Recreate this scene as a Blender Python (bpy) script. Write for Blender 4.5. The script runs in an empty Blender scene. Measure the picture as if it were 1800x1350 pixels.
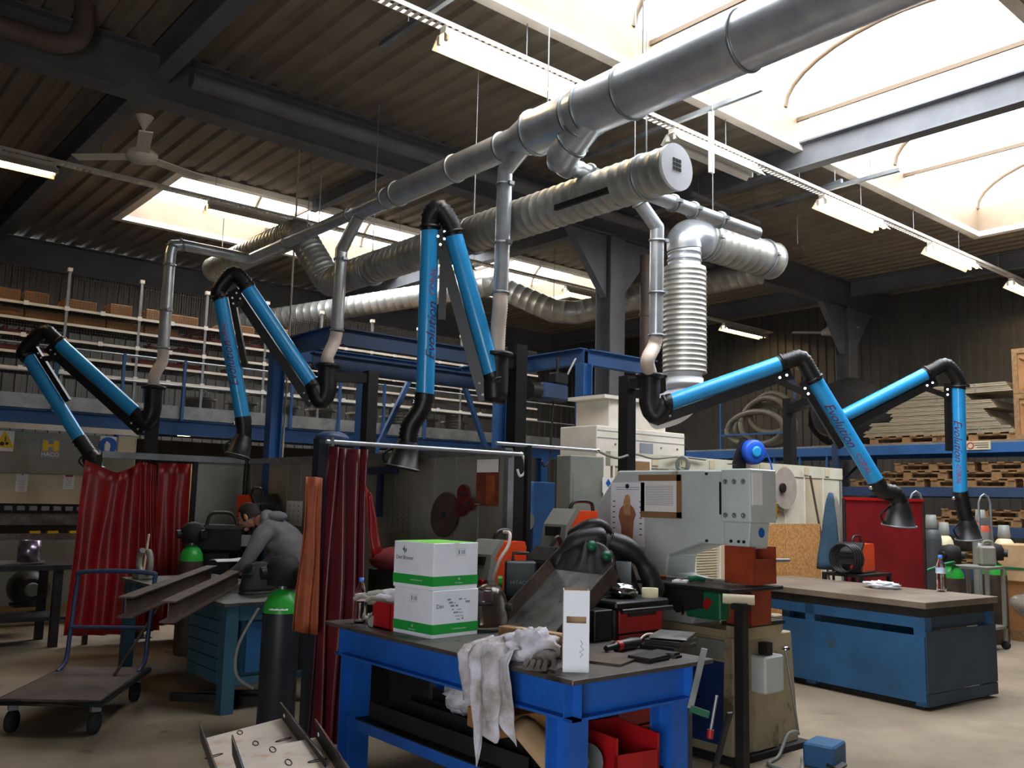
import bpy, bmesh, math, random
from mathutils import Vector, Matrix, Euler, noise
random.seed(7)
R_ = math.radians
V = Vector
SC = bpy.context.scene
COL = SC.collection
# ------------------------------------------------------------------ camera
FPX, CAMZ = 1570.0, 1.65
def _basis(a, p, r):
    a, p, r = R_(a), R_(p), R_(r)
    f0 = V((math.cos(a), math.sin(a), 0)); r0 = V((math.sin(a), -math.cos(a), 0)); z = V((0, 0, 1))
    f = f0*math.cos(p) + z*math.sin(p); u = z*math.cos(p) - f0*math.sin(p)
    return r0*math.cos(r) + u*math.sin(r), u*math.cos(r) - r0*math.sin(r), f
CR, CU, CF = _basis(49.7, 7.35, 1.35)
cam = bpy.data.objects.new('camera', bpy.data.cameras.new('camera')); COL.objects.link(cam)
cam.matrix_world = Matrix(((CR.x, CU.x, -CF.x, 0), (CR.y, CU.y, -CF.y, 0), (CR.z, CU.z, -CF.z, CAMZ), (0, 0, 0, 1)))
cam.data.sensor_width = 36; cam.data.lens = FPX/1800*36; cam.data.clip_start = .05; cam.data.clip_end = 200
SC.camera = cam
def at(px, py, x=None, y=None, z=None, d=None):
    """world point seen at a pixel of the 1800x1350 photograph, on a plane or at a depth (used to survey the place)"""
    r = CF + CR*((px-900)/FPX) + CU*((675-py)/FPX)
    t = d if d is not None else (x/r.x if x is not None else y/r.y if y is not None else (z-CAMZ)/r.z)
    return V((0, 0, CAMZ)) + r*t
# ------------------------------------------------------------------ sky, exposure
w = bpy.data.worlds.new('world'); SC.world = w; w.use_nodes = True
bg = w.node_tree.nodes['Background']; bg.inputs[0].default_value = (.93, .96, 1, 1); bg.inputs[1].default_value = 10.5
SC.view_settings.view_transform = 'Standard'; SC.view_settings.look = 'None'
SC.view_settings.exposure = 0.15; SC.view_settings.gamma = 1; SC.view_settings.use_curve_mapping = False
def portal(loc, sx, sy, rot):
    l = bpy.data.lights.new('daylight_portal', 'AREA'); l.shape = 'RECTANGLE'; l.size = sx; l.size_y = sy; l.cycles.is_portal = True
    o = bpy.data.objects.new('daylight_portal', l); COL.objects.link(o); o.location = loc; o.rotation_euler = rot
# skylights (x0,x1,y0,y1) and the open roller door behind the camera
SKY = [(3.6, 14.3, 2.75, 5.65), (4.1, 12.8, 11.9, 14.5)]
DOOR = (-2.6, .7, 2.5)      # y0, y1, height in left wall
WX = -1.9
ZD = 6.0
for s in SKY: portal(((s[0]+s[1])/2, (s[2]+s[3])/2, ZD+.38), s[1]-s[0], s[3]-s[2], (0, 0, 0))
portal((WX-.05, (DOOR[0]+DOOR[1])/2, DOOR[2]/2), DOOR[2], DOOR[1]-DOOR[0], (0, R_(-90), 0))
# ------------------------------------------------------------------ materials
def lin(h):
    h = h.lstrip('#'); c = [int(h[i:i+2], 16)/255 for i in (0, 2, 4)]
    return tuple(x/12.92 if x <= .04045 else ((x+.055)/1.055)**2.4 for x in c) + (1,)
MATS = {}
def mat(name, c1, c2=None, sc=6, rough=.5, metal=0, bump=0, bsc=None, stretch=None, lo=.35, hi=.65, spots=None, emit=None, es=0, alpha=None, trans=0, ior=1.45, coat=0):
    if name in MATS: return MATS[name]
    m = bpy.data.materials.new(name); m.use_nodes = True; MATS[name] = m
    nt = m.node_tree; n = nt.nodes; L = nt.links; b = n['Principled BSDF']
    b.inputs['Roughness'].default_value = rough; b.inputs['Metallic'].default_value = metal
    b.inputs['Base Color'].default_value = lin(c1); b.inputs['IOR'].default_value = ior
    if coat: b.inputs['Coat Weight'].default_value = coat
    if trans: b.inputs['Transmission Weight'].default_value = trans
    if emit: b.inputs['Emission Color'].default_value = lin(emit); b.inputs['Emission Strength'].default_value = es
    tc = n.new('ShaderNodeTexCoord'); mp = n.new('ShaderNodeMapping'); L.new(tc.outputs['Object'], mp.inputs[0])
    if stretch: mp.inputs['Scale'].default_value = stretch
    def nz(scale, det=5):
        t = n.new('ShaderNodeTexNoise'); t.inputs['Scale'].default_value = scale; t.inputs['Detail'].default_value = det; t.inputs['Roughness'].default_value = .6
        L.new(mp.outputs[0], t.inputs['Vector']); return t
    def mix(a, fac, bcol):
        x = n.new('ShaderNodeMix'); x.data_type = 'RGBA'; L.new(fac, x.inputs[0])
        if isinstance(a, tuple): x.inputs[6].default_value = a
        else: L.new(a, x.inputs[6])
        x.inputs[7].default_value = bcol; return x.outputs[2]
    def ramp(o, a, c):
        r = n.new('ShaderNodeMapRange'); r.inputs[1].default_value = a; r.inputs[2].default_value = c; L.new(o, r.inputs[0]); return r.outputs[0]
    cur = lin(c1)
    if c2: cur = mix(cur, ramp(nz(sc).outputs[0], lo, hi), lin(c2))
    if spots: cur = mix(cur, ramp(nz(spots[1], 6).outputs[0], spots[2], spots[2]+.06), lin(spots[0]))
    if c2 or spots: L.new(cur, b.inputs['Base Color'])
    if bump:
        t = nz(bsc or sc*3, 4); bp = n.new('ShaderNodeBump'); bp.inputs['Strength'].default_value = bump; bp.inputs['Distance'].default_value = .02
        L.new(t.outputs[0], bp.inputs['Height']); L.new(bp.outputs[0], b.inputs['Normal'])
    return m
def pane_mat():
    m = bpy.data.materials.new('opal_pane'); m.use_nodes = True; n = m.node_tree.nodes; L = m.node_tree.links
    n.remove(n['Principled BSDF']); o = n['Material Output']
    a = n.new('ShaderNodeBsdfTransparent'); a.inputs[0].default_value = (.95, .97, 1, 1)
    t = n.new('ShaderNodeBsdfTranslucent'); t.inputs[0].default_value = (.9, .93, .95, 1)
    x = n.new('ShaderNodeMixShader'); x.inputs[0].default_value = .35
    L.new(a.outputs[0], x.inputs[1]); L.new(t.outputs[0], x.inputs[2]); L.new(x.outputs[0], o.inputs[0]); return m
M_PANE = pane_mat()
# ------------------------------------------------------------------ mesh builder
X, Y, Z = V((1, 0, 0)), V((0, 1, 0)), V((0, 0, 1))
def frame(axis, up=Z):
    a = V(axis).normalized(); u = V(up)
    if abs(a.dot(u.normalized())) > .999: u = X if abs(a.x) < .9 else Y
    s = a.cross(u).normalized(); u = s.cross(a).normalized()
    return a, s, u
ORIG = {}
class MB:
    def __init__(s, M=None): s.v = []; s.f = []; s.sm = []; s.M = M
    def add(s, vs, fs, smooth=False):
        o = len(s.v)
        s.v += [(s.M @ V(p)) if s.M else V(p) for p in vs]
        s.f += [[i+o for i in f] for f in fs]; s.sm += [smooth]*len(fs); return s
    def box(s, c, size, rot=None, bev=0):
        c = V(c); h = [x/2 for x in size]
        Rm = (Euler(rot).to_matrix() if isinstance(rot, tuple) else rot) if rot else Matrix.Identity(3)
        if bev:
            b = min(bev, min(h)*.9); pts = []; 
            idx = {}
            for sx in (-1, 1):
                for sy in (-1, 1):
                    for sz in (-1, 1):
                        for ax in range(3):
                            p = [sx*(h[0]-b), sy*(h[1]-b), sz*(h[2]-b)]; sg = (sx, sy, sz); p[ax] = sg[ax]*h[ax]
                            idx[sx, sy, sz, ax] = len(pts); pts.append(c + Rm @ V(p))
            fs = []
            for ax in range(3):
                o1, o2 = (ax+1) % 3, (ax+2) % 3
                for sg in (-1, 1):
                    q = []
                    for a, bb in ((-1, -1), (1, -1), (1, 1), (-1, 1)):
                        k = [0, 0, 0]; k[ax] = sg; k[o1] = a; k[o2] = bb; q.append(idx[k[0], k[1], k[2], ax])
                    fs.append(q if sg > 0 else q[::-1])
                    q = []
                for a in (-1, 1):
                    for bb in (-1, 1):
                        k0 = [0, 0, 0]; k0[o1] = a; k0[o2] = bb; k0[ax] = -1; k1 = list(k0); k1[ax] = 1
                        q = [idx[(*k0, o1)], idx[(*k1, o1)], idx[(*k1, o2)], idx[(*k0, o2)]]
                        fs.append(q if a*bb < 0 else q[::-1])
            for sx in (-1, 1):
                for sy in (-1, 1):
                    for sz in (-1, 1):
                        q = [idx[sx, sy, sz, 0], idx[sx, sy, sz, 1], idx[sx, sy, sz, 2]]
                        fs.append(q if sx*sy*sz > 0 else q[::-1])
            return s.add(pts, fs)
        vs = [c + Rm @ V((a*h[0], b*h[1], d*h[2])) for a in (-1, 1) for b in (-1, 1) for d in (-1, 1)]
        return s.add(vs, [(0, 1, 3, 2), (4, 6, 7, 5), (0, 4, 5, 1), (2, 3, 7, 6), (0, 2, 6, 4), (1, 5, 7, 3)])
    def bx(s, x0, x1, y0, y1, z0, z1, bev=0): return s.box(((x0+x1)/2, (y0+y1)/2, (z0+z1)/2), (abs(x1-x0), abs(y1-y0), abs(z1-z0)), None, bev)
    def bar(s, p0, p1, w, h, up=Z, bev=0):
        p0, p1 = V(p0), V(p1); a, sd, u = frame(p1-p0, up)
        return s.box((p0+p1)/2, ((p1-p0).length, w, h), Matrix((a, sd, u)).transposed(), bev)
    def cyl(s, p0, p1, r0, r1=None, n=16, cap=True, smooth=True):
        r1 = r0 if r1 is None else r1; p0, p1 = V(p0), V(p1); a, sd, u = frame(p1-p0)
        vs = []
        for p, r in ((p0, r0), (p1, r1)):
            vs += [p + sd*(r*math.cos(2*math.pi*i/n)) + u*(r*math.sin(2*math.pi*i/n)) for i in range(n)]
        s.add(vs, [(i, (i+1) % n, n+(i+1) % n, n+i) for i in range(n)], smooth)
        if cap: s.add(vs, [list(range(n))[::-1], [n+i for i in range(n)]])
        return s
    def tube(s, path, r, n=10, closed=False, cap=True):
        P = [V(p) for p in path]; k = len(P); rs = r if isinstance(r, (list, tuple)) else [r]*k
        T = []
        for i in range(k):
            a = P[(i-1) % k] if (closed or i > 0) else P[i]; b = P[(i+1) % k] if (closed or i < k-1) else P[i]
            t = b-a; T.append(t.normalized() if t.length > 1e-9 else Z)
        _, sd, u = frame(T[0]); vs = []
        for i in range(k):
            sd = (sd - T[i]*sd.dot(T[i])).normalized(); u = sd.cross(T[i])
            vs += [P[i] + sd*(rs[i]*math.cos(2*math.pi*j/n)) - u*(rs[i]*math.sin(2*math.pi*j/n)) for j in range(n)]
        fs = []
        for i in range(k if closed else k-1):
            i2 = (i+1) % k
            fs += [(i*n+j, i2*n+j, i2*n+(j+1) % n, i*n+(j+1) % n) for j in range(n)]
        s.add(vs, [f[::-1] for f in fs], True)
        if cap and not closed: s.add(vs, [list(range(n)), [(k-1)*n+j for j in range(n)][::-1]])
        return s
    def lathe(s, prof, base=(0, 0, 0), axis=Z, n=20):
        b = V(base); a, sd, u = frame(axis, X); vs = []
        for r, z in prof: vs += [b + a*z + sd*(r*math.cos(2*math.pi*j/n)) + u*(r*math.sin(2*math.pi*j/n)) for j in range(n)]
        s.add(vs, [(i*n+j, i*n+(j+1) % n, (i+1)*n+(j+1) % n, (i+1)*n+j) for i in range(len(prof)-1) for j in range(n)], True)
        k = len(prof)
        if prof[0][0] > 1e-4: s.add(vs[:n], [list(range(n))[::-1]])
        if prof[-1][0] > 1e-4: s.add(vs[(k-1)*n:], [list(range(n))])
        return s
    def prism(s, poly, o, ax, ay, d):
        """polygon (u,v) in the plane o+u*ax+v*ay, extruded by vector d"""
        o, ax, ay, d = V(o), V(ax), V(ay), V(d); n = len(poly)
        a = [o+ax*p[0]+ay*p[1] for p in poly]; flip = ax.cross(ay).dot(d) < 0
        ar = sum(poly[i][0]*poly[(i+1) % n][1]-poly[(i+1) % n][0]*poly[i][1] for i in range(n)) < 0
        fs = [list(range(n))[::-1], [n+i for i in range(n)]] + [(i, (i+1) % n, n+(i+1) % n, n+i) for i in range(n)]
        if flip != ar: fs = [list(f)[::-1] for f in fs]
        return s.add(a+[p+d for p in a], fs)
    def ibeam(s, p0, p1, h, w_, tf=.015, tw=.01, up=Z):
        p0, p1 = V(p0), V(p1); a, sd, u = frame(p1-p0, up)
        W, H, T = w_/2, h/2, tw/2
        poly = [(-W, -H), (W, -H), (W, -H+tf), (T, -H+tf), (T, H-tf), (W, H-tf), (W, H), (-W, H), (-W, H-tf), (-T, H-tf), (-T, -H+tf), (-W, -H+tf)]
        return s.prism(poly, p0, sd, u, p1-p0)
    def sheet(s, fn, nu, nv, smooth=True, thick=0):
        vs = [V(fn(i/nu, j/nv)) for i in range(nu+1) for j in range(nv+1)]
        fs = [(i*(nv+1)+j, (i+1)*(nv+1)+j, (i+1)*(nv+1)+j+1, i*(nv+1)+j+1) for i in range(nu) for j in range(nv)]
        return s.add(vs, fs, smooth)
    def blob(s, c, rad, n=14, m=9, fn=None):
        c = V(c); vs = []; fs = []
        for i in range(m+1):
            for j in range(n):
                th = math.pi*i/m; ph = 2*math.pi*j/n
                p = V((math.sin(th)*math.cos(ph), math.sin(th)*math.sin(ph), math.cos(th)))
                k = fn(p) if fn else 1
                vs.append(c + V((p.x*rad[0], p.y*rad[1], p.z*rad[2]))*k)
        fs = [(i*n+j, (i+1)*n+j, (i+1)*n+(j+1) % n, i*n+(j+1) % n) for i in range(m) for j in range(n)]
        return s.add(vs, fs, True)
    def build(s, name, m, parent=None, label=None, kind=None, thick=0, bevel=0):
        me = bpy.data.meshes.new(name)
        off = V((0, 0, 0)); q = parent
        if parent is not None: off = ORIG.get(parent.name, V((0, 0, 0)))
        else:
            xs = [p.x for p in s.v]; ys = [p.y for p in s.v]
            off = V(((min(xs)+max(xs))/2, (min(ys)+max(ys))/2, min(p.z for p in s.v)))
        me.from_pydata([p-off for p in s.v], [], s.f); me.polygons.foreach_set('use_smooth', s.sm); me.update()
        me.materials.append(MATS[m] if isinstance(m, str) else m)
        o = bpy.data.objects.new(name, me); COL.objects.link(o)
        if parent is not None: o.parent = parent
        else: o.location = off
        ORIG[o.name] = off
        if label: o['label'] = label
        if kind: o['kind'] = kind
        if thick:
            md = o.modifiers.new('solid', 'SOLIDIFY'); md.thickness = thick; md.offset = 0
        if bevel:
            md = o.modifiers.new('bevel', 'BEVEL'); md.width = bevel; md.segments = 1; md.limit_method = 'ANGLE'
        return o
def tag(o, label=None, cat=None, group=None, kind=None):
    if label: o['label'] = label
    if cat: o['category'] = cat
    if group: o['group'] = group
    if kind: o['kind'] = kind
    return o
def thing(name, label, cat, loc=(0, 0, 0), group=None, kind=None):
    o = bpy.data.objects.new(name, None); COL.objects.link(o); o.location = loc; o.empty_display_size = .1
    ORIG[o.name] = V(loc); return tag(o, label, cat, group, kind)
def one(name, mb, m, label, cat, group=None, **k): return tag(mb.build(name, m, **k), label, cat, group)
def copy_tree(o, loc=None, rotz=None, label=None, group=None, parent=None):
    c = o.copy(); COL.objects.link(c); c.parent = parent
    for ch in o.children: copy_tree(ch, parent=c)
    if loc is not None: c.location = loc
    if rotz is not None: c.rotation_euler = (0, 0, rotz)
    if label: c['label'] = label
    if group: c['group'] = group
    return c
def txt(body, size, m, parent, fn, name='lettering', shear=0, align='CENTER', label=None, kind=None, fine=0):
    """flat printed text; fn maps (u,v) to a world point"""
    cu = bpy.data.curves.new('t', 'FONT'); cu.body = body; cu.size = size; cu.align_x = align; cu.align_y = 'CENTER'; cu.shear = shear; cu.resolution_u = 3
    to = bpy.data.objects.new('t', cu); COL.objects.link(to)
    bpy.context.view_layer.update()
    me = to.evaluated_get(bpy.context.evaluated_depsgraph_get()).to_mesh()
    bm = bmesh.new(); bm.from_mesh(me); bmesh.ops.triangulate(bm, faces=bm.faces[:])
    for _ in range(fine):
        es = [e for e in bm.edges if e.calc_length() > .014]
        if es: bmesh.ops.subdivide_edges(bm, edges=es, cuts=1); bmesh.ops.triangulate(bm, faces=bm.faces[:])
    bm.verts.index_update()
    mb = MB(); mb.add([fn(v.co.x, v.co.y) for v in bm.verts], [[v.index for v in f.verts] for f in bm.faces]); bm.free()
    bpy.data.objects.remove(to)
    return mb.build(name, m, parent, label, kind)
def plane_fn(o, u, v, lift=.002):
    o, u, v = V(o), V(u).normalized(), V(v).normalized(); nrm = u.cross(v)
    return lambda a, b: o + u*a + v*b + nrm*lift
def spline(pts, n=8):
    P = [V(p) for p in pts]; out = []
    for i in range(len(P)-1):
        p0 = P[max(i-1, 0)]; p1 = P[i]; p2 = P[i+1]; p3 = P[min(i+2, len(P)-1)]
        for k in range(n):
            t = k/n
            out.append(.5*((2*p1)+(p2-p0)*t+(2*p0-5*p1+4*p2-p3)*t*t+(3*p1-p0-3*p2+p3)*t**3))
    out.append(P[-1]); return out
def corrug(path, r, amp, pitch):
    """resample a path so a tube on it shows hose rings; returns points and radii"""
    P = [V(p) for p in path]; L = [0]
    for a, b in zip(P, P[1:]): L.append(L[-1]+(b-a).length)
    n = max(4, int(L[-1]/pitch)*2); pts = []; rs = []; k = 0
    for i in range(n+1):
        t = L[-1]*i/n
        while k < len(P)-2 and L[k+1] < t: k += 1
        q = (t-L[k])/max(1e-9, L[k+1]-L[k]); pts.append(P[k].lerp(P[k+1], q)); rs.append(r + (amp if i % 2 else -amp))
    return pts, rs
# palette
mat('upstand_tan', '#8f7b64', '#86725c', 3, .6); mat('rib_tan', '#66543e', None, 3, .6)
mat('concrete', '#94846f', '#766855', 1.2, .75, bump=.08, bsc=30, spots=('#5f5548', 2.3, .64))
mat('deck', '#8c8070', '#7c7163', 2, .6)
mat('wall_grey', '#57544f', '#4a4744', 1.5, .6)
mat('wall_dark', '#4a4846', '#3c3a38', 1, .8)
mat('beam_grey', '#6c6d70', '#5e5f63', 2, .55)
mat('white_paint', '#e9e2d6', '#d8cfc0', 3, .5)
mat('galv', '#c9cdd2', '#b0b5bb', 5, .3, .6, bump=.03, bsc=6)
mat('galv_dull', '#b9b8b0', '#9d9c95', 4, .42, .6)
mat('zinc', '#9fa3a5', '#7f8486', 4, .45, .7)
mat('steel', '#8c8b88', '#6a6763', 9, .4, .85, spots=('#57504a', 5, .6))
mat('rust_steel', '#64544a', '#4a3f38', 6, .6, .5)
mat('dark_steel', '#3a3836', '#2a2827', 8, .5, .6)
mat('black', '#151515', '#1c1b1b', 8, .42)
mat('black_matt', '#1a1918', '#232120', 8, .75)
mat('arm_blue', '#2f9fe0', '#2b97d6', 4, .32, coat=.2)
mat('blue', '#1f63c0', '#1b55a6', 3, .42, spots=('#2c3a52', 7, .68))
mat('blue_dark', '#2a3f60', '#233550', 3, .5)
mat('blue_steelwork', '#2c5b94', '#274f80', 3, .45)
mat('teal', '#32586a', '#2a4957', 3, .5, spots=('#6b6a5f', 6, .68))
mat('bench_blue', '#2a5c88', '#234d72', 2.5, .5, spots=('#3f4a50', 5, .66))
mat('red_curtain', '#98181a', '#741316', 2, .38)
mat('maroon_curtain', '#6a2225', '#4a1a20', 2, .34)
mat('leather', '#9a4a22', '#7e3a1b', 5, .6, bump=.1)
mat('orange', '#f0501c', '#e0461a', 3, .4)
mat('red', '#b3171c', '#98151a', 4, .42)
mat('green_cyl', '#2fae3c', '#2a9c36', 4, .35)
mat('yellow', '#e8c21a', '#d8b016', 4, .5)
mat('cream', '#cfccb8', '#bdb9a3', 3, .5, spots=('#8a7f68', 6, .7))
mat('grey_paint', '#8e9088', '#7d7f77', 2, .55)
mat('panel_grey', '#8f8c80', '#7d7b70', 1.5, .6)
mat('beige', '#c9bda0', '#b8ab8d', 2, .6)
mat('press_white', '#c4cbc8', '#b3bbb8', 2, .45, spots=('#8d8871', 4, .66))
mat('press_beige', '#a89a7c', '#8b7d60', 3, .55, spots=('#5d5037', 3, .58))
mat('card', '#a9794b', '#94683e', 3, .8)
mat('card_light', '#c2a079', '#ad8c66', 3, .8)
mat('wood', '#94714a', '#7a5b39', 3, .75, stretch=(1, 8, 8))
mat('osb', '#d6a063', '#b98248', 45, .7, bump=.1, lo=.45, hi=.55)
mat('white', '#eef0f6', '#e2e5ee', 3, .6)
mat('paper', '#e8e6e2', None, 3, .8)
mat('box_green', '#1f9a3c', None, 3, .6)
mat('box_top', '#7fd04a', '#6dc23c', 3, .6)
mat('ink', '#20242c', None, 3, .7)
mat('ink_grey', '#8a8f98', None, 3, .8)
mat('ink_red', '#b0283a', None, 3, .6)
mat('rag', '#d8d4e0', '#8f867d', 6, .9, bump=.3, bsc=40)
mat('skin', '#c08a6c', '#b37c60', 8, .55)
mat('hair', '#241b16', None, 3, .7)
mat('hoodie', '#7a787a', '#6d6b6e', 12, .9, bump=.12, bsc=120)
mat('trousers', '#3b3d3a', '#323431', 10, .9)
mat('chrome', '#d8dcdf', None, 3, .12, 1)
mat('plastic_hose', '#e0d2c6', '#d4c4b6', 5, .5)
mat('rubber', '#232323', None, 3, .8)
mat('cyl_grey', '#55585a', '#4a4d4f', 4, .5)
mat('cyl_cream', '#e2d9b0', None, 3, .45)
mat('tube_on', '#fff0d0', emit='#ffdc9c', es=28)
mat('tube_off', '#b9b4ab', None, 3, .4)
mat('clear', '#f4f8fb', None, 3, .04, trans=1, ior=1.33)
mat('brown_pipe', '#6a5a50', '#5a4c44', 4, .5)
mat('machine_grey', '#8a8a82', '#7a7a72', 2, .5)
mat('denim', '#39566b', '#314a5d', 8, .9)
mat('sheet_plate', '#cdbfa4', '#a3967e', 6, .35, .5, stretch=(1, 1, 30))
mat('brown_tape', '#8a6a48', None, 3, .5)
mat('heat_plate', '#e6d6c4', '#c4b8ae', 5, .38, .2, spots=('#cf9d72', 5, .56))
# ================================================================== the hall
S = dict(kind='structure')
RX0, RX1, RY0, RY1 = WX, 17.6, -7.0, 17.5
MB().bx(RX0-.5, RX1+.5, RY0-.5, RY1+.5, -.2, 0).build('floor', 'concrete', **S)['label'] = 'worn grey concrete workshop floor'
def deck_profile(x0, x1):
    pts = []; p = .25; k = math.floor(x0/p)
    while k*p < x1+p:
        b = k*p
        pts += [(b, 0), (b+.11, 0), (b+.14, .045), (b+.22, .045)]; k += 1
    out = [(x, z) for x, z in pts if x0 < x < x1]
    def zz(x):
        for (a, za), (b, zb) in zip(pts, pts[1:]):
            if a <= x <= b: return za + (zb-za)*(x-a)/(b-a)
        return 0
    return [(x0, zz(x0))] + out + [(x1, zz(x1))]
cd = MB()
def deck(x0, x1, y0, y1):
    pr = deck_profile(x0, x1); vs = []
    for x, z in pr: vs += [(x, y0, ZD+z), (x, y1, ZD+z)]
    cd.add(vs, [(2*i, 2*i+1, 2*i+3, 2*i+2) for i in range(len(pr)-1)])
ys = sorted([(s[2], s[3], s[0], s[1]) for s in SKY]); yy = RY0
for y0, y1, x0, x1 in ys:
    deck(RX0, RX1, yy, y0); deck(RX0, x0, y0, y1); deck(x1, RX1, y0, y1); yy = y1
deck(RX0, RX1, yy, RY1)
cd.build('ceiling', 'deck', **S)['label'] = 'corrugated metal roof deck with ribs'
def corr_wall(name, p0, p1, z0, z1, m, pitch=.2, dep=.03):
    p0, p1 = V(p0), V(p1); a = (p1-p0).normalized(); nrm = V((-a.y, a.x, 0)); L = (p1-p0).length; vs = []; k = 0; s = 0; pr = []
    while s < L:
        for q, dd in ((0, 0), (.45, 0), (.55, 1), (.95, 1)):
            t = s+q*pitch
            if t <= L: pr.append((t, dd*dep))
        s += pitch
    for t, dd in pr: b = p0+a*t+nrm*dd; vs += [(b.x, b.y, z0), (b.x, b.y, z1)]
    MBx = MB(); MBx.add(vs, [(2*i, 2*i+2, 2*i+3, 2*i+1) for i in range(len(pr)-1)])
    return MBx.build(name, m, **S)
corr_wall('wall_right', (RX1, RY0-.3, 0), (RX1, RY1+.4, 0), 0, ZD, 'wall_grey')
corr_wall('wall_back', (RX1+.4, RY1, 0), (RX0-.2, RY1, 0), 0, ZD, 'wall_grey')
MB().bx(RX0, RX1, RY0-.2, RY0, 0, ZD).build('wall_front', 'wall_dark', **S)
wl = MB().bx(WX-.2, WX, RY0, DOOR[0], 0, ZD).bx(WX-.2, WX, DOOR[1], RY1, 0, ZD).bx(WX-.2, WX, DOOR[0], DOOR[1], DOOR[2], ZD)
wl.build('wall_left', 'wall_dark', **S)
# ---- skylights
for i, (x0, x1, y0, y1) in enumerate(SKY):
    r = thing('window_%d' % (i+1), ['long vaulted skylight over the workbenches', 'long vaulted skylight near the mezzanine'][i], None, ((x0+x1)/2, (y0+y1)/2, ZD), kind='structure')
    zt = ZD+.36; t = .05
    for nm, a in (('upstand', (x0-t, x1+t, y1, y1+t)), ('upstand', (x0-t, x1+t, y0-t, y0)), ('upstand', (x0-t, x0, y0, y1)), ('upstand', (x1, x1+t, y0, y1))):
        MB().bx(*a, ZD-.02, zt).build(nm, 'upstand_tan', r)
    g = .11
    for a in ((x0-g, x1+g, y1-.01, y1+g), (x0-g, x1+g, y0-g, y0+.01), (x0-g, x0+.01, y0, y1), (x1-.01, x1+g, y0, y1)):
        MB().bx(*a, ZD-.1, ZD-.02).build('edge_angle', 'white_paint', r)
    rise = .62; n = 4; yc = (y0+y1)/2; hw = (y1-y0)/2
    arc = lambda k: V((0, yc-hw*math.cos(math.pi*k), zt+rise*math.sin(math.pi*k)))
    for k in range(n+1):
        xx = x0+(x1-x0)*k/n
        MB().tube([V((xx, 0, -.012))+arc(q/16) for q in range(17)], .03, 6).build('rib', 'rib_tan', r)
        if k < n:
            x2 = x0+(x1-x0)*(k+1)/n
            MB().sheet(lambda u, v: V((xx+(x2-xx)*u, 0, .02))+arc(v), 1, 16).build('pane', M_PANE, r)
    for xx in (x0, x1):
        vs = [V((xx, 0, .02))+arc(q/16) for q in range(17)]; MB().add(vs, [list(range(17))]).build('pane', M_PANE, r)
    # tie bars across the opening
    for k in range(1, n):
        xx = x0+(x1-x0)*(k)/n+.25
        MB().bar((xx, y0, zt-.1), (xx, y1, zt-.1), .03, .05).build('tie_bar', 'rib_tan', r)
# ---- steel frame
GX = (2.7, 9.3, 15.9)
def beam(p0, p1, h, wd, label, m='beam_grey'):
    o = MB().ibeam(p0, p1, h, wd, .02, .014).build('steel_beam', m, **S); o['label'] = label; return o
for yb, lb in ((8.8, 'deep grey main roof beam on the steel column'), (-.05+17.3, 'deep grey main roof beam over the far wall'), (-.1, 'deep grey main roof beam behind the photographer')):
    beam((RX0, yb, 5.74), (RX1, yb, 5.74), .52, .24, lb)
for gx in GX:
    for y0, y1, lb in ((-6.9, -.25, 'behind the photographer'), (.05, 8.67, 'crossing the large bright skylight'), (8.93, 17.1, 'running to the far wall')):
        beam((gx, y0, 5.83), (gx, y1, 5.83), .32, .17, 'grey secondary roof beam %s %s' % (('near the ceiling fan', 'above the steel column', 'over the pallet rack')[GX.index(gx)], lb))
for gx in (6.0, 12.6):
    beam((gx, 8.93, 5.9), (gx, 11.75, 5.9), .18, .1, 'slim grey purlin beam beside the far skylight %s' % ('near the duct bend' if gx < 9 else 'beyond the steel column'))
for gx, lb in ((9.3, 'grey steel column beside the silver insulated duct'), (15.9, 'dark steel column near the racking')):
    c = thing('steel_column', lb, None, (gx, 8.8, 0), kind='structure')
    MB().ibeam((gx, 8.8, 0), (gx, 8.8, 5.46), .3, .3, .018, .012, up=Y).build('shaft', 'beam_grey', c)
    MB().prism([(0, 0), (.75, 0), (0, -.9)], (gx+.15, 8.74, 5.47), X, Z, (0, .12, 0)).build('haunch', 'beam_grey', c)
    MB().prism([(0, 0), (-.75, 0), (0, -.9)], (gx-.15, 8.74, 5.47), X, Z, (0, .12, 0)).build('haunch', 'beam_grey', c)
# rain pipes
o = thing('rain_pipe', 'brown rain downpipe running beside the grey steel column', 'pipe', (9.62, 8.4, 0))
MB().cyl((9.62, 8.4, 0), (9.62, 8.4, 5.2), .085).build('pipe', 'brown_pipe', o)
for z in (2.2, 4.3): MB().cyl((9.62, 8.4, z), (9.62, 8.4, z+.06), .1).build('collar', 'brown_pipe', o)
p = spline([(-1.85, 8.35, 5.55), (1.2, 8.35, 5.55), (1.75, 8.35, 5.58), (1.9, 8.35, 5.75), (1.9, 8.35, 6.0)], 5)
one('rain_pipe', MB().tube(p, .09, 12), 'brown_pipe', 'dark brown pipe along the main roof beam turning up', 'pipe')
MB().cyl((2.9, 8.35, 5.62), (12, 8.35, 5.62), .085).build('rain_pipe', 'beam_grey')
tag(COL.objects[-1], 'long grey pipe along the main roof beam', 'pipe')
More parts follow.
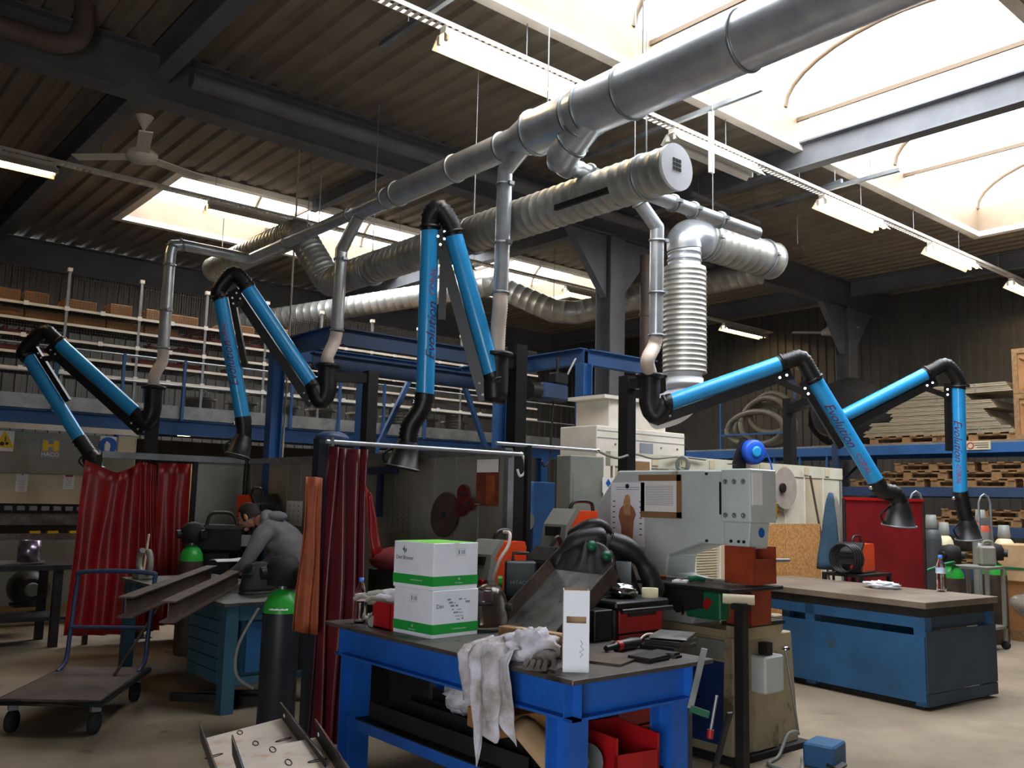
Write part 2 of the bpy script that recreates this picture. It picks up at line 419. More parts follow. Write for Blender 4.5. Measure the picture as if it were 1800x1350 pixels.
# ---- fluorescent lights + cable trays
def tray(y, x0, x1, label):
    r = thing('cable_tray', label, 'cable tray', ((x0+x1)/2, y, 5.52))
    MB().bx(x0, x1, y-.055, y-.05, 5.52, 5.56).bx(x0, x1, y+.05, y+.055, 5.52, 5.56).build('side_rail', 'white_paint', r)
    rg = MB(); x = x0
    while x < x1: rg.bx(x, x+.035, y-.05, y+.05, 5.52, 5.524); x += .07
    rg.build('slotted_base', 'white_paint', r, kind='stuff')
    k = 0; x = x0+1
    while x < x1: MB().cyl((x, y, 5.55), (x, y, 6.0), .004, n=5).build('hanger_rod', 'zinc', r); x += 1.47
def light_proto():
    r = thing('fluorescent_light', 'x', 'ceiling light')
    L = 1.52
    MB().prism([(-.13, -.06), (-.125, -.06), (-.05, .03), (.05, .03), (.125, -.06), (.13, -.06), (.055, .035), (-.055, .035)], (0, 0, 0), Y, Z, (L, 0, 0)).build('reflector', 'white_paint', r)
    MB().bx(.02, L-.02, -.04, .04, .035, .09).build('gear_housing', 'white_paint', r)
    for s_ in (-.05, .05):
        MB().cyl((.03, s_, -.02), (L-.03, s_, -.02), .014, n=10).build('lamp_tube', 'tube_on', r)
        for x in (.02, L-.02): MB().bx(x-.012, x+.012, s_-.018, s_+.018, -.04, .03).build('lamp_holder', 'white_paint', r)
    return r
lp = light_proto(); first = True
def put_light(x, y, label, lit=True, group=None):
    global first
    if first: c = lp; first = False; c.location = (x, y, 5.42); c['label'] = label
    else: c = copy_tree(lp, (x, y, 5.42), label=label)
    if group: c['group'] = group
    if not lit:
        for ch in c.children:
            if ch.name.startswith('lamp_tube'): ch.data = ch.data.copy(); ch.data.materials[0] = MATS['tube_off']
tray(5.73, 1.0, 17.4, 'perforated white cable tray beside the large skylight'); tray(11.45, -1, 17.4, 'perforated cable tray crossing the far skylight')
for x, lb, lit in ((4.0, 'lit twin-tube light by the large galvanised duct', True), (6.93, 'unlit twin-tube light above the capped spiral duct', False), (9.83, 'lit twin-tube light halfway along the large skylight', True), (12.76, 'lit twin-tube light at the far end of the large skylight', True), (15.7, 'lit twin-tube light over the pallet rack', True)):
    put_light(x, 5.73, lb, lit)
for x, lb in ((.95, 'lit twin-tube light near the ceiling fan and dark beam'), (4.3, 'lit twin-tube light hanging in the far skylight beside the duct bend'), (7.25, 'lit twin-tube light in the far skylight, second along its tray'), (10.9, 'lit twin-tube light by the zigzag spiral duct'), (15.6, 'lit twin-tube light in the dark corner near the second fan')):
    put_light(x, 11.45, lb)
# hanging strut bars
for (a, b, lb) in (((3.9, 3.7, 5.62), (3.9, 6.5, 5.62), 'galvanised strut bar crossing above the big duct'), ((7.05, 4.7, 5.62), (7.05, 7.3, 5.62), 'galvanised strut bar at the edge of the skylight'), ((10.0, 4.8, 5.62), (10.0, 7.2, 5.62), 'short galvanised strut bar over the cable tray')):
    s_ = thing('strut_bar', lb, 'strut', a)
    MB().bar(a, b, .045, .045).build('channel', 'zinc', s_)
    for t in (.15, .85):
        p = V(a).lerp(V(b), t); MB().cyl(p, (p.x, p.y, 6.02), .006, n=6).build('hanger_rod', 'zinc', s_)
_sb = bpy.data.objects['strut_bar.001']; MB().bx(7.04, 7.1, 5.3, 5.33, 4.95, 5.61).build('drop_bar', 'white_paint', _sb, 'white flat bar hanging down')
def fan(p, zc, label, n=3):
    p = V(p); r = thing('ceiling_fan', label, 'ceiling fan', p)
    MB().lathe([(.02, 0), (.09, .13)], (p.x, p.y, zc-.13)).build('canopy', 'white_paint', r)
    MB().cyl((p.x, p.y, p.z), (p.x, p.y, zc-.1), .016).build('downrod', 'white_paint', r)
    MB().lathe([(.03, -.14), (.15, -.12), (.16, -.05), (.06, .02), (.03, .06)], p).build('motor', 'white_paint', r)
    for k in range(n):
        a = R_(15+120*k); d = V((math.cos(a), math.sin(a), 0))
        MB().bar(p+d*.12+V((0, 0, -.08)), p+d*.72+V((0, 0, -.08)), .13, .012, up=(0, .12, 1)).build('blade', 'white_paint', r)
f1 = at(250, 262, z=5.15); fan((f1.x, f1.y, 5.15), 5.5, 'white three-blade ceiling fan under the dark roof beams')
f2 = at(1457, 578, z=5.2); fan((f2.x, f2.y, 5.2), 5.5, 'small white ceiling fan in the dark far corner')
# ================================================================== galvanised extraction ductwork
DX = 4.6; DZ = at(1120, 155, x=DX).z
Yd = lambda px, py: at(px, py, x=DX).y
def ring(mb, p, axis, r, w_=.02, t=.012):
    a = V(axis).normalized(); mb.lathe([(r, -w_/2), (r+t, -w_/2), (r+t, w_/2), (r, w_/2)], p, a, 24); return mb
def clampring(p, axis, r, parent, m='zinc'):
    a, sd, u = frame(axis); mb = ring(MB(), p, axis, r, .022, .012); q = V(p)+sd*(r+.02); mb.box(q, (.05, .03, .03)); return mb.build('clamp_ring', m, parent)
main = thing('main_duct', 'long galvanised extraction duct stepping down towards the mezzanine', 'duct', (DX, Yd(1120, 155), DZ))
yA, yB, yC, yD, yE = Yd(1035, 188), Yd(942, 226), Yd(700, 338), Yd(632, 376), Yd(447, 452)
def seg(y0, y1, r0, r1=None, n=28): MB().cyl((DX, y0, DZ), (DX, y1, DZ), r0, r1, n, cap=True).build('duct_section', 'galv', main)
seg(-6.9, .6, .2); seg(.6, Yd(1310, 78), .2); seg(Yd(1310, 78), Yd(1105, 160), .2); seg(Yd(1105, 160), yA, .2)
seg(yA, yA+.15, .2, .18); seg(yA+.15, yB, .18); seg(yB, yB+.25, .18, .12); seg(yB+.25, Yd(800, 290), .12); seg(Yd(800, 290), yC, .118); seg(yC, yC+.2, .118, .1); seg(yC+.2, yD, .1); seg(yD, yD+.18, .1, .066); seg(yD+.18, yE, .066)
for yy_, r in ((Yd(1310, 78), .2), (Yd(1105, 160), .2), (yA, .2), (yA+.15, .182), (yB, .182), (Yd(885, 250), .12), (Yd(800, 290), .12), (yC, .12), (yC+.2, .1), (yD+.2, .066), (yE-.9, .066)):
    clampring((DX, yy_, DZ), Y, r, main)
for yy_, r in ((Yd(1130, 145), .2), (Yd(962, 215), .18), (Yd(560, 400), .066), (Yd(410+130, 410), .066)):
    MB().cyl((DX, yy_, DZ+r), (DX, yy_, 6.02), .006, n=6).build('hanger_rod', 'zinc', main)
# end elbow and the run to the leftmost arm
p1 = at(300, 437, y=yE+.12); X1 = p1.x
el = spline([(DX, yE-.02, DZ), (DX, yE+.06, DZ), (DX-.06, yE+.12, DZ), (DX-.16, yE+.12, DZ)], 4)
MB().tube(el, .066, 18).build('elbow', 'galv', main)
MB().cyl((DX-.16, yE+.12, DZ), (X1+.12, yE+.12, DZ), .066, n=20).build('duct_section', 'galv', main)
def hose_drop(name, label, pts_top, zb, hose_pts, r=.066, extra=None):
    """vertical drop pipe: pts_top = polyline of the rigid pipe, hose_pts = flexible tail"""
    root = thing(name, label, 'duct', pts_top[-1])
    for i, (a, b) in enumerate(zip(pts_top, pts_top[1:])):
        MB().cyl(a, b, r, n=20).build('pipe_section', 'galv', root)
        if i: MB().blob(a, (r*1.02,)*3, 16, 10).build('elbow', 'galv', root)
        clampring(V(a).lerp(V(b), .12), V(b)-V(a), r, root)
    top = V(pts_top[-2]); bot = V(pts_top[-1])
    if (top-bot).length > 1.0: clampring(top.lerp(bot, .6), bot-top, r, root)
    clampring(bot, Z, r, root)
    pp, rr = corrug(spline([bot]+hose_pts, 8), r*.98, .003, .022)
    MB().tube(pp, rr, 16).build('flexible_hose', 'plastic_hose', root)
    return root
FL = lambda px, py, d: at(px, py, d=d)+V((0, 0, .405))
# drop 1 (end), 2, 3
c1 = V((X1, yE+.12, DZ)); b1 = at(281, 612, y=yE+.12); 
d1 = hose_drop('drop_duct', 'thin galvanised drop pipe at the duct end beside the mezzanine', [c1+V((.14, 0, 0)), c1+V((.02, 0, -.03)), c1+V((0, 0, -.14)), V((c1.x, c1.y, b1.z))], 0, [V((c1.x, c1.y, b1.z-.15)), FL(266, 738, 10.3)+V((0, 0, .12)), FL(266, 738, 10.3)])
a2 = at(600, 440, x=DX)
d2 = hose_drop('drop_duct', 'thin galvanised drop pipe over the second extraction arm', [V((DX, yD-.05, DZ)), V((DX, a2.y, a2.z)), V((DX, a2.y+.01, at(596, 580, x=DX).z))], 0, [at(588, 600, x=DX), at(576, 626, d=9.4), FL(573, 705, 9.4)])
a3 = at(888, 300, x=DX)
d3 = hose_drop('drop_duct', 'galvanised drop pipe with a ribbed pale hose over the tallest arm', [V((DX, yB-.02, DZ)), V((DX, a3.y, a3.z)), V((DX, a3.y+.02, at(881, 515, x=DX).z))], 0, [at(879, 540, x=DX), at(876, 575, d=7.45), FL(872, 702, 7.4)], r=.064)
# side branch with run along x
pb = at(985, 283, x=DX); xe = at(1339, 408, z=pb.z).x
br = thing('branch_duct', 'galvanised branch pipe leaving the main duct behind the capped spiral duct', 'duct', pb)
MB().cyl((DX, yA-.15, DZ), (DX, pb.y-.12, pb.z+.1), .125, n=22).build('lateral', 'galv', br)
MB().tube(spline([(DX, pb.y-.12, pb.z+.1), (DX, pb.y-.02, pb.z+.02), (DX+.1, pb.y+.03, pb.z), (DX+.25, pb.y+.03, pb.z)], 4), [.125]*6+[.1]*4+[.07]*3, 20).build('elbow', 'galv', br)
yb_ = pb.y+.03
MB().cyl((DX+.2, yb_, pb.z), (xe, yb_, pb.z), .062, n=20).build('pipe_section', 'galv', br)
for x in (DX+.35, DX+1.4, xe-1.0, xe-.6): clampring((x, yb_, pb.z), X, .07, br)
clampring((DX, pb.y-.2, pb.z+.17), V((0, 1, -1)), .125, br); clampring((DX, pb.y-.12, pb.z+.1), V((0, 1, -.6)), .125, br)
for x in (DX+.9, xe-.7): MB().cyl((x, yb_, pb.z+.07), (x, yb_, 6.02), .005, n=6).build('hanger_wire', 'zinc', br)
v4 = at(1155, 400, d=8.5)
d4 = hose_drop('drop_duct', 'galvanised drop pipe beside the silver insulated duct', [at(1120, 350, d=8.4), v4, at(1153, 590, d=8.5)], 0, [at(1150, 608, d=8.5), at(1138, 634, d=8.4), FL(1142, 728, 8.6)])
# ---- ventilation: spiral ducts
def ridged(path, r, pitch, h=.005):
    P = [V(p) for p in path]; pts = []; rs = []
    for a, b in zip(P, P[1:]):
        n = max(1, int((b-a).length/pitch)); d = (b-a)
        for k in range(n):
            p = a+d*(k/n); e = d.normalized()*.008
            pts += [p, p+e, p+e*2]; rs += [r, r+h, r]
    pts.append(P[-1]); rs.append(r); return pts, rs
sx = 4.97; zc = at(1185, 295, x=sx); cap0 = V((sx, zc.y, zc.z))
s0 = V((sx, zc.y, zc.z)); s1 = at(600, 478, x=sx); s1 = V((sx, s1.y, zc.z+.02))
sp = thing('spiral_duct', 'large spiral ventilation duct with a white round end cap', 'duct', s0)
j1 = V((sx, s1.y+.27, zc.z+.04)); j2 = at(526, 412, y=j1.y+.42); j3 = V((j2.x-.03, j2.y+.27, j2.z+.02)); j4 = V((j3.x, at(395, 440, x=j3.x).y+.3, j3.z)); j5 = j4+V((0, .3, .25)); j6 = V((j5.x, j5.y, 6.0))
pp, rr = ridged([s0, s1], .17, .1); MB().tube(pp, rr, 28).build('duct_section', 'galv_dull', sp)
pp, rr = ridged(spline([s1, j1, j1.lerp(j2, .5), j2, j3], 6), .17, .08); MB().tube(pp, rr, 24).build('duct_bend', 'galv_dull', sp)
pp, rr = ridged([j3, j4], .17, .1); MB().tube(pp, rr, 24).build('duct_section', 'galv_dull', sp)
MB().lathe([(.178, 0), (.178, .03), (.001, .03)], j4, Y, 24).build('rear_cap', 'galv_dull', sp); MB().cyl(j4+V((0, -.2, .17)), (j4.x, j4.y-.2, 6.0), .006, n=6).build('hanger_rod', 'zinc', sp)
cp = MB().lathe([(.178, 0), (.178, .025), (.17, .03)], s0-V((0, .03, 0)), Y, 32); cpo = cp.build('end_cap', 'white', sp)
cpg = MB()
for i in range(3):
    for j in range(3): cpg.box(s0+V((-.04+.033*i, -.034, .033*j-.02)), (.025, .004, .025))
cpg.build('grille', 'black', cpo)
qs = at(1045, 345, x=sx); MB().box((sx-.15, qs.y, zc.z-.075), (.03, .6, .045)).build('slot_diffuser', 'dark_steel', sp)
for py_ in (s0.y+.27, s0.y+2.4, s0.y+4.2):
    clampring((sx, py_, zc.z), Y, .171, sp); MB().cyl((sx, py_, zc.z+.17), (sx, py_, 6.0), .006, n=6).build('hanger_rod', 'zinc', sp)
# zigzag spiral duct behind
zz = [at(560, 548, y=14.6), at(740, 520, y=13.2), at(868, 500, y=12.0), at(985, 552, y=11.0), at(1040, 548, y=10.6), at(1200, 505, y=9.4), at(1335, 478, y=8.05)]
zz[0] = zz[1]+(zz[1]-zz[2]).normalized()*4.2; zz = [zz[0], zz[1], zz[2], zz[2].lerp(zz[3], .9), zz[3].lerp(zz[4], .5), zz[5], zz[6]]
z2 = thing('spiral_duct', 'dull spiral duct zigzagging behind the steel column', 'duct', zz[2])
for a, b in zip(zz, zz[1:]):
    pp, rr = ridged([a, b], .2, .15); MB().tube(pp, rr, 22).build('duct_section', 'galv_dull', z2)
for q in zz[2:5]: MB().blob(q, (.2, .2, .2), 18, 10).build('elbow', 'galv_dull', z2)
for q in (zz[1], zz[3], zz[5]): MB().cyl(q+V((0, 0, .2)), (q.x, q.y, 6.0), .006, n=6).build('hanger_rod', 'zinc', z2)
# insulated vertical duct with horizontal header
vd = 10.0; va = at(1205, 660, d=vd); vb = at(1203, 472, d=vd); va = V((vb.x, vb.y, va.z)); R0 = .24
iv = thing('insulated_duct', 'thick ribbed silver riser duct with a white cone outlet', 'duct', va)
pp, rr = ridged([va, vb], R0, .055, .009); MB().tube(pp, rr, 32).build('ribbed_jacket', 'galv_dull', iv)
vt = at(1200, 425, d=vd); vt = V((vb.x, vb.y, vt.z))
pp, rr = ridged([vb, V((vb.x, vb.y, vt.z-.06))], .185, .07, .01); MB().tube(pp, rr, 26).build('neck', 'galv', iv)
hd0 = V((vb.x, vb.y, vt.z+.05)); he = at(1372, 462, z=hd0.z); he = V((he.x, hd0.y-.05, hd0.z))
MB().tube(spline([V((vb.x, vb.y, vt.z-.08)), V((vb.x, vb.y, vt.z+.02)), hd0+V((.12, 0, .05)), hd0+V((.35, 0, .05))], 5), .195, 26).build('elbow', 'galv', iv)
pp, rr = ridged([hd0+V((.33, 0, .05)), he+V((0, 0, .05))], .22, .12); MB().tube(pp, rr, 28).build('header', 'galv_dull', iv)
clampring(hd0+V((.38, 0, .05)), X, .225, iv); clampring(he+V((-.2, 0, .05)), X, .225, iv)
MB().lathe([(.235, 0), (.22, .02), (.0, .05)], he+V((0, 0, .05)), X, 28).build('end_cap', 'galv_dull', iv)
zb = at(1190, 700, d=vd).z
MB().lathe([(.05, zb), (.12, zb+.02), (.205, zb+.2), (.2, va.z-.18), (.17, va.z-.03), (.2, va.z)], (va.x, va.y, 0), Z, 28).build('cone_outlet', 'white', iv)
MB().tube(spline([(va.x, va.y, zb+.25), (va.x, va.y, zb+.02), (va.x-.06, va.y+.12, zb-.12), (va.x-.1, va.y+.35, zb-.17)], 6), .19, 24).build('lower_bend', 'white', iv)
# thin dark rails and wires under the deck
for a, b, lb in ((at(1215, 340, z=5.6), at(1335, 392, z=5.6), 'thin grey conduit under the roof beside the branch pipe'), (at(1365, 362, z=5.7), at(1480, 318, z=5.7), 'dark flat rail under the roof near the lit light')):
    r = thing('roof_rail', lb, 'rail', a); MB().bar(a, b, .04, .05).build('bar', 'beam_grey', r)
    for t in (.1, .9): p = a.lerp(b, t); MB().cyl(p, (p.x, p.y, 6.03), .005, n=5).build('hanger_rod', 'zinc', r)
h0 = at(1402, 430, d=12.6); h0 = V(h0); h = thing('pipe_hanger', 'empty wire pipe hanger loop below the roof deck', 'hanger', h0)
MB().cyl(h0, (h0.x, h0.y, 6.02), .004, n=5).build('wire', 'zinc', h); MB().tube([h0+CR*(.07*math.sin(q*.7))+Z*(-.07+.07*math.cos(q*.7)) for q in range(9)], .006, 6, True).build('loop', 'dark_steel', h)
r0 = at(515, 470, d=11.2); g0 = at(490, 800, d=11.2)
one('hoist_rope', MB().cyl((r0.x, r0.y, .9), (r0.x, r0.y, 6.0), .012, n=6), 'beige', 'thin pale rope hanging from roof to floor level', 'rope')
# ================================================================== extraction arms
TR = .076
mat('ink_wine', '#5a2050', '#6a2048', 9, .5)
def arm(label, depth, S_, A, B, Cc, D, over, hood_pts, hood_dir, post, zpost, logo, facing_up, mouth, pd=.12, brk=None):
    S_, A, B, Cc, D, O = [at(*p, d=depth) for p in (S_, A, B, Cc, D, over)]
    pp_ = at(*post, d=depth+pd); base = V((pp_.x, pp_.y, 0))
    r = thing('extraction_arm', label, 'extraction arm', base)
    topz = at(post[0], zpost, d=depth+pd).z
    po = MB().box((base.x, base.y, topz/2), (.12, .12, topz)).build('post', 'black', r)
    MB().box((base.x, base.y, .006), (.26, .26, .012)).build('base_plate', 'black', po)
    # bracket from post to swivel
    t = V((S_.x, S_.y, S_.z+.32)); bz = brk if brk is not None else min(topz-.08, t.z)
    MB().bar((base.x, base.y, bz), (t.x, t.y, bz), .1, .1).build('wall_bracket', 'black', r)
    MB().cyl((t.x, t.y, max(t.z, bz)+.06), (t.x, t.y, t.z-.1), .1, n=20).build('swivel', 'black', r)
    MB().lathe([(.1, 0), (.135, .01), (.135, .04), (.08, .05)], (t.x, t.y, max(t.z, bz)+.03), Z, 20).build('flange', 'black', r)
    inn = (B-A).normalized()
    MB().tube(spline([V((t.x, t.y, t.z-.08)), S_+V((0, 0, .1)), S_.lerp(A, .4)-V((0, 0, .06)), A, A+inn*.05], 6), [.1]*10+[.092]*8+[.08]*7, 18).build('base_elbow', 'black', r)
    MB().cyl(A, B, TR, n=24).build('inner_tube', 'arm_blue', r)
    out = (D-Cc).normalized()
    MB().cyl(Cc, D, TR, n=24).build('outer_tube', 'arm_blue', r)
    pth = spline([B-inn*.02, B+inn*.09, O, Cc-out*.09, Cc+out*.02], 7)
    q, rr = corrug(pth, TR*1.04, .005, .03); MB().tube(q, rr, 18).build('elbow_hose', 'black', r)
    for p, ax in ((B+inn*.015, inn), (Cc-out*.015, out), (A-inn*.015, inn)): clampring(p, ax, TR+.004, r, 'black')
    # support beams on the inside of the bend
    side = ((Cc+D+A+B)/4 - (A+B)/2); side = (side - inn*side.dot(inn)).normalized()
    if side.z > 0 and abs(inn.z) < .8: side = -side
    o1 = side*(TR+.05)
    MB().bar(A-inn*.16+o1, B+inn*.06+o1, .07, .09, up=side).build('support_beam', 'black', r)
    so = -( (O+A)/2 - (Cc+D)/2 ); so = ((A+B)/2-(Cc+D)/2); so = (so - out*so.dot(out)).normalized(); o2 = so*(TR+.045)
    MB().bar(Cc-out*.05+o2, Cc+out*min(.75, (D-Cc).length*.6)+o2, .055, .06, up=so).build('support_beam', 'black', r)
    pl = B.lerp(Cc, .5)+(o1+o2)*.6; fc = (V((0, 0, CAMZ))-pl).normalized()
    MB().bar(B-inn*.1+o1+fc*.045, Cc+out*.1+o2+fc*.045, .008, .06, up=fc.cross(Cc-B)).build('hinge_plate', 'chrome' if 'tall' in label else 'dark_steel', r)
    for k, p in enumerate((B-inn*.05+o1, B+inn*.02+o1, Cc+out*.02+o2, Cc+out*.08+o2, A+o1, A-inn*.1+o1)):
        MB().cyl(p+fc*.05, p+fc*.062, .012, n=8).build('bolt', 'chrome', r)
    # hood
    hp = [D-out*.02] + [at(*p, d=depth) for p in hood_pts]
    q, rr = corrug(spline(hp, 7), TR*1.05, .005, .028); MB().tube(q, rr, 18).build('hood_hose', 'black', r)
    MB().cyl(D-out*.01, D+out*.05, TR+.008, n=20).build('tube_collar', 'black', r)
    hd = V(hood_dir).normalized() if not callable(hood_dir) else hood_dir(depth)
    h0 = hp[-1]; a_, sd, u = frame(hd, CF)
    hb = MB().lathe([(TR, 0), (TR+.01, .02), (TR*1.35, .07), (mouth, .22), (mouth+.012, .225), (mouth+.012, .24), (mouth-.01, .24), (TR*1.2, .06), (0.001, .05)], h0-hd*.02, hd, 26).build('hood', 'black', r)
    ring(MB(), h0+hd*.21, hd, mouth+.01, .012, .008).build('rim', 'zinc', hb)
    gp = h0+hd*.1-CR*(mouth*.9)
    MB().tube(spline([h0+hd*.02-CR*.08, gp-CR*.06-CF*.03, h0+hd*.2-CR*(mouth*.95)], 5), .01, 8).build('handle', 'black', hb)
    MB().blob(D+out*.06-CR*.09-CF*.03, (.022, .022, .022), 10, 6).build('lever_knob', 'chrome', r)
    if logo:
        c = (V((0, 0, CAMZ))-(Cc+D)/2); c = (c-out*c.dot(out)).normalized(); sdv = out.cross(c)
        sg = -1 if facing_up else 1; ax = out*sg; cir = ax.cross(c)*-1
        L = (D-Cc).length; th0 = logo[1]
        def mp(pos, th):
            def fn(u, v):
                ang = th - v/TR; dirr = c*math.cos(ang) + (c.cross(ax))*math.sin(ang)*-1
                return Cc+out*(L*pos) + ax*u + dirr*(TR+.002)
            return fn
        txt('Evolution', .125, 'ink_wine', r, mp(logo[0], th0), shear=.4, fine=4)
        txt('CORAL', .07, 'ink_red', r, mp(logo[2], th0), fine=3)
    return r
dn = lambda d: V((0, 0, -1))
arm('blue extraction arm folded over the red curtains', 10.3, (266, 738), (243, 729), (104, 603), (50, 628), (140, 772), (76, 583), [(150, 786), (158, 797)], (.3, -.3, -1), (268, 740), 690, None, True, .09)
arm('blue extraction arm with hood hanging above the welder', 9.4, (573, 705), (551, 678), (435, 506), (388, 524), (427, 735), (409, 482), [(429, 752), (428, 768)], (-.25, 0, -1), (650, 700), 652, (.55, -.3, .3), True, .12)
arm('blue extraction arm raised in a tall bend', 7.4, (872, 702), (868, 664), (797, 412), (756, 402), (747, 694), (772, 366), [(742, 716), (722, 748), (717, 778)], V((-.15, .1, -1)), (908, 700), 605, (.62, .55, .32), True, .13)
arm('blue extraction arm stretched over the punching press', 8.6, (1142, 728), (1172, 709), (1372, 639), (1432, 668), (1540, 847), (1408, 630), [(1550, 862), (1572, 868), (1582, 885)], V((.05, .1, -1)), (1102, 760), 660, (.42, .2, .8), False, .145)
arm('blue extraction arm reaching to the gas cylinders', 10.3, (1442, 748), (1470, 738), (1628, 657), (1684, 681), (1688, 866), (1663, 642), [(1692, 885), (1696, 905), (1700, 915)], V((.15, 0, -1)), (1388, 760), 700, (.5, .2, .82), False, .135, pd=1.3)
# ================================================================== mezzanine with mesh racks
mz = thing('mezzanine', 'blue steel mezzanine with a grey kick plate', None, (5, 13, 0), kind='structure')
MX0, MX1 = -1.8, 13.3
MB().ibeam((MX0, 13.06, 2.57), (MX1, 13.06, 2.57), .22, .12).build('edge_beam', 'blue_steelwork', mz)
MB().bx(MX0, MX1, 12.98, 12.99, 2.69, 2.88).build('kick_plate', 'zinc', mz)
MB().bx(MX0, MX1, 13.0, 17.3, 2.68, 2.71).build('deck_plate', 'dark_steel', mz)
for x in (-1.2, 3.93, 7.9, 11.9): MB().ibeam((x, 13.06, 0), (x, 13.06, 2.46), .16, .16, up=Y).build('column', 'blue_steelwork', mz)
for k in range(9):
    x = 2.15+.83*k*1.03; MB().bx(x-.02, x+.02, 12.93, 12.97, 2.66, 3.55).build('guard_post', 'blue_steelwork', mz)
for z in (3.53, 3.17): MB().cyl((MX0, 12.95, z), (MX1, 12.95, z), .014, n=8).build('guard_rail', 'zinc', mz)
SH = (4.09, 3.88, 3.66, 3.43, 3.22)
def bay():
    r = thing('mesh_rack', 'x', 'rack'); Wd = .966
    MB().bx(-.018, .018, -.018, .018, 0, 1.93).build('upright', 'zinc', r); MB().bx(-.03, .03, -.03, .03, 1.9, 1.95).build('post_cap', 'white_paint', r)
    for z in SH:
        zz_ = z-2.71; MB().bx(.018, Wd-.018, -.016, .016, zz_-.02, zz_+.014).build('shelf_rail', 'white_paint', r)
        MB().bx(.018, Wd-.018, .02, .62, zz_-.02, zz_-.005).build('shelf_board', 'dark_steel', r)
    for z in (SH[0], SH[2], SH[4]):
        for x in (0, Wd*.48): MB().bx(x-.03, x+.03, -.03, -.022, z-2.71-.03, z-2.71+.03).build('label_plate', 'paper', r)
    ms = MB()
    for k in range(27): ms.bx(.036*k, .036*k+.004, .03, .034, .02, 1.88)
    for k in range(50): ms.bx(0, Wd, .03, .034, .02+.037*k, .024+.037*k)
    ms.build('wire_mesh', mat('mesh_dark', '#4f4a44', None, 3, .6), r, kind='stuff')
    return r
b0 = bay()
for k in range(10):
    x = 2.132+.966*k; lb = 'galvanised mesh rack on the mezzanine, bay %s' % ['behind the folded arm over the curtains', 'between the curtains and the thin drop pipe', 'right behind the thin drop pipe', 'behind the arm above the welder', 'beside the hanging rope', 'behind the black bracket frame', 'behind the tall raised arm', 'behind the blue hoist', 'beside the blue gantry post', 'behind the steel column'][k]
    if k == 0: b0.location = (x, 13.1, 2.71); b0['label'] = lb
    else: copy_tree(b0, (x, 13.1, 2.71), label=lb)
def carton(sz, m='card'):
    r = thing('cardboard_box', 'x', 'box'); a, b, c = sz
    MB().box((0, 0, c/2), sz, bev=.006).build('carton', m, r)
    MB().box((0, 0, c+.001), (a*.98, .05, .003)).build('tape', 'brown_tape', r); MB().box((0, -b/2-.001, c*.8), (.05, .003, c*.35)).build('tape', 'brown_tape', r)
    return r
def sbin(sz, m='red'):
    r = thing('storage_bin', 'x', 'bin'); a, b, c = sz; t = .012
    bm = MB().bx(-a/2, a/2, -b/2, b/2, 0, t).bx(-a/2, a/2, b/2-t, b/2, 0, c).bx(-a/2, -a/2+t, -b/2, b/2, 0, c).bx(a/2-t, a/2, -b/2, b/2, 0, c).bx(-a/2, a/2, -b/2, -b/2+t, 0, c*.62)
    bm.build('tub', m, r); MB().bx(-a/2-.01, a/2+.01, b/2-.02, b/2+.005, c-.02, c+.004).build('lip', m, r); return r
CB = [carton((.3, .35, .2)), carton((.42, .4, .17)), carton((.5, .45, .15))]; SB = [sbin((.2, .3, .13)), sbin((.3, .32, .15))]
usedp = set()
def place(pr, loc, label, group):
    if pr.name not in usedp: usedp.add(pr.name); pr.location = loc; pr['label'] = label; pr['group'] = group; return pr
    return copy_tree(pr, loc, label=label, group=group)
rnd = random.Random(3)
gt, gm, gr = 'cartons on the top mesh shelf', 'cartons on the middle mesh shelves', 'red bins on the mesh shelves'
for x, pr in ((2.4, 0), (2.75, 0), (3.3, 1), (3.85, 0), (4.35, 0), (4.75, 1), (5.6, 2), (6.3, 0), (7.4, 0), (8.2, 1), (9.0, 0), (9.7, 2)):
    place(CB[pr], (x, 13.42, SH[0]-.004), ['small tall', 'medium', 'wide low'][pr]+' brown cardboard carton on the top mezzanine shelf', gt+' %d' % pr)
for x in (2.35, 2.87, 3.39, 3.91, 4.43): place(CB[2], (x, 13.42, SH[1]-.004), 'flat brown carton on the second mezzanine shelf', gm)
for x, z, k in ((4.75, 1, 0), (5.0, 1, 0), (5.35, 1, 1), (5.95, 1, 1), (2.5, 2, 0), (2.75, 2, 0), (3.03, 2, 1), (4.4, 2, 0), (4.65, 2, 0), (5.0, 2, 1), (6.4, 2, 0), (7.0, 2, 1), (2.5, 3, 1), (2.85, 3, 1), (4.3, 3, 1), (4.65, 3, 1), (5.0, 3, 1), (5.6, 3, 0), (8.1, 2, 0), (8.9, 1, 1)):
    place(SB[k], (x, 13.42, SH[z]-.004), ['narrow', 'wide'][k]+' red plastic bin on the '+['', 'second', 'third', 'fourth'][z]+' mezzanine shelf', gr+' %d%d' % (z, k))
def drum():
    r = thing('cable_drum', 'x', 'drum')
    for z in (0, .38): MB().lathe([(.27, z), (.27, z+.03)], (0, 0, 0), Z, 24).build('flange', 'beige', r)
    MB().lathe([(.2, .03), (.2, .38)], (0, 0, 0), Z, 24).build('winding', 'machine_grey', r); return r
dr = drum()
for i, x in enumerate((5.35, 6.05, 6.8, 7.5, 8.3, 9.0, 9.7, 10.4)): place(dr, (x, 13.98, 2.71), 'cable drum standing behind the mezzanine kick plate', 'cable drums on the mezzanine floor')
sk = thing('disc_stack', 'x', 'stack')
for k in range(9): MB().lathe([(.16, .055*k), (.17, .055*k+.01), (.17, .055*k+.04), (.16, .055*k+.05)], (0, 0, 0), Z, 20).build('disc', 'galv_dull', sk)
for x in (8.75, 9.2, 10.0): place(sk, (x, 13.45, 2.712), 'stack of pale round discs below the mezzanine racks', 'disc stacks on the mezzanine')
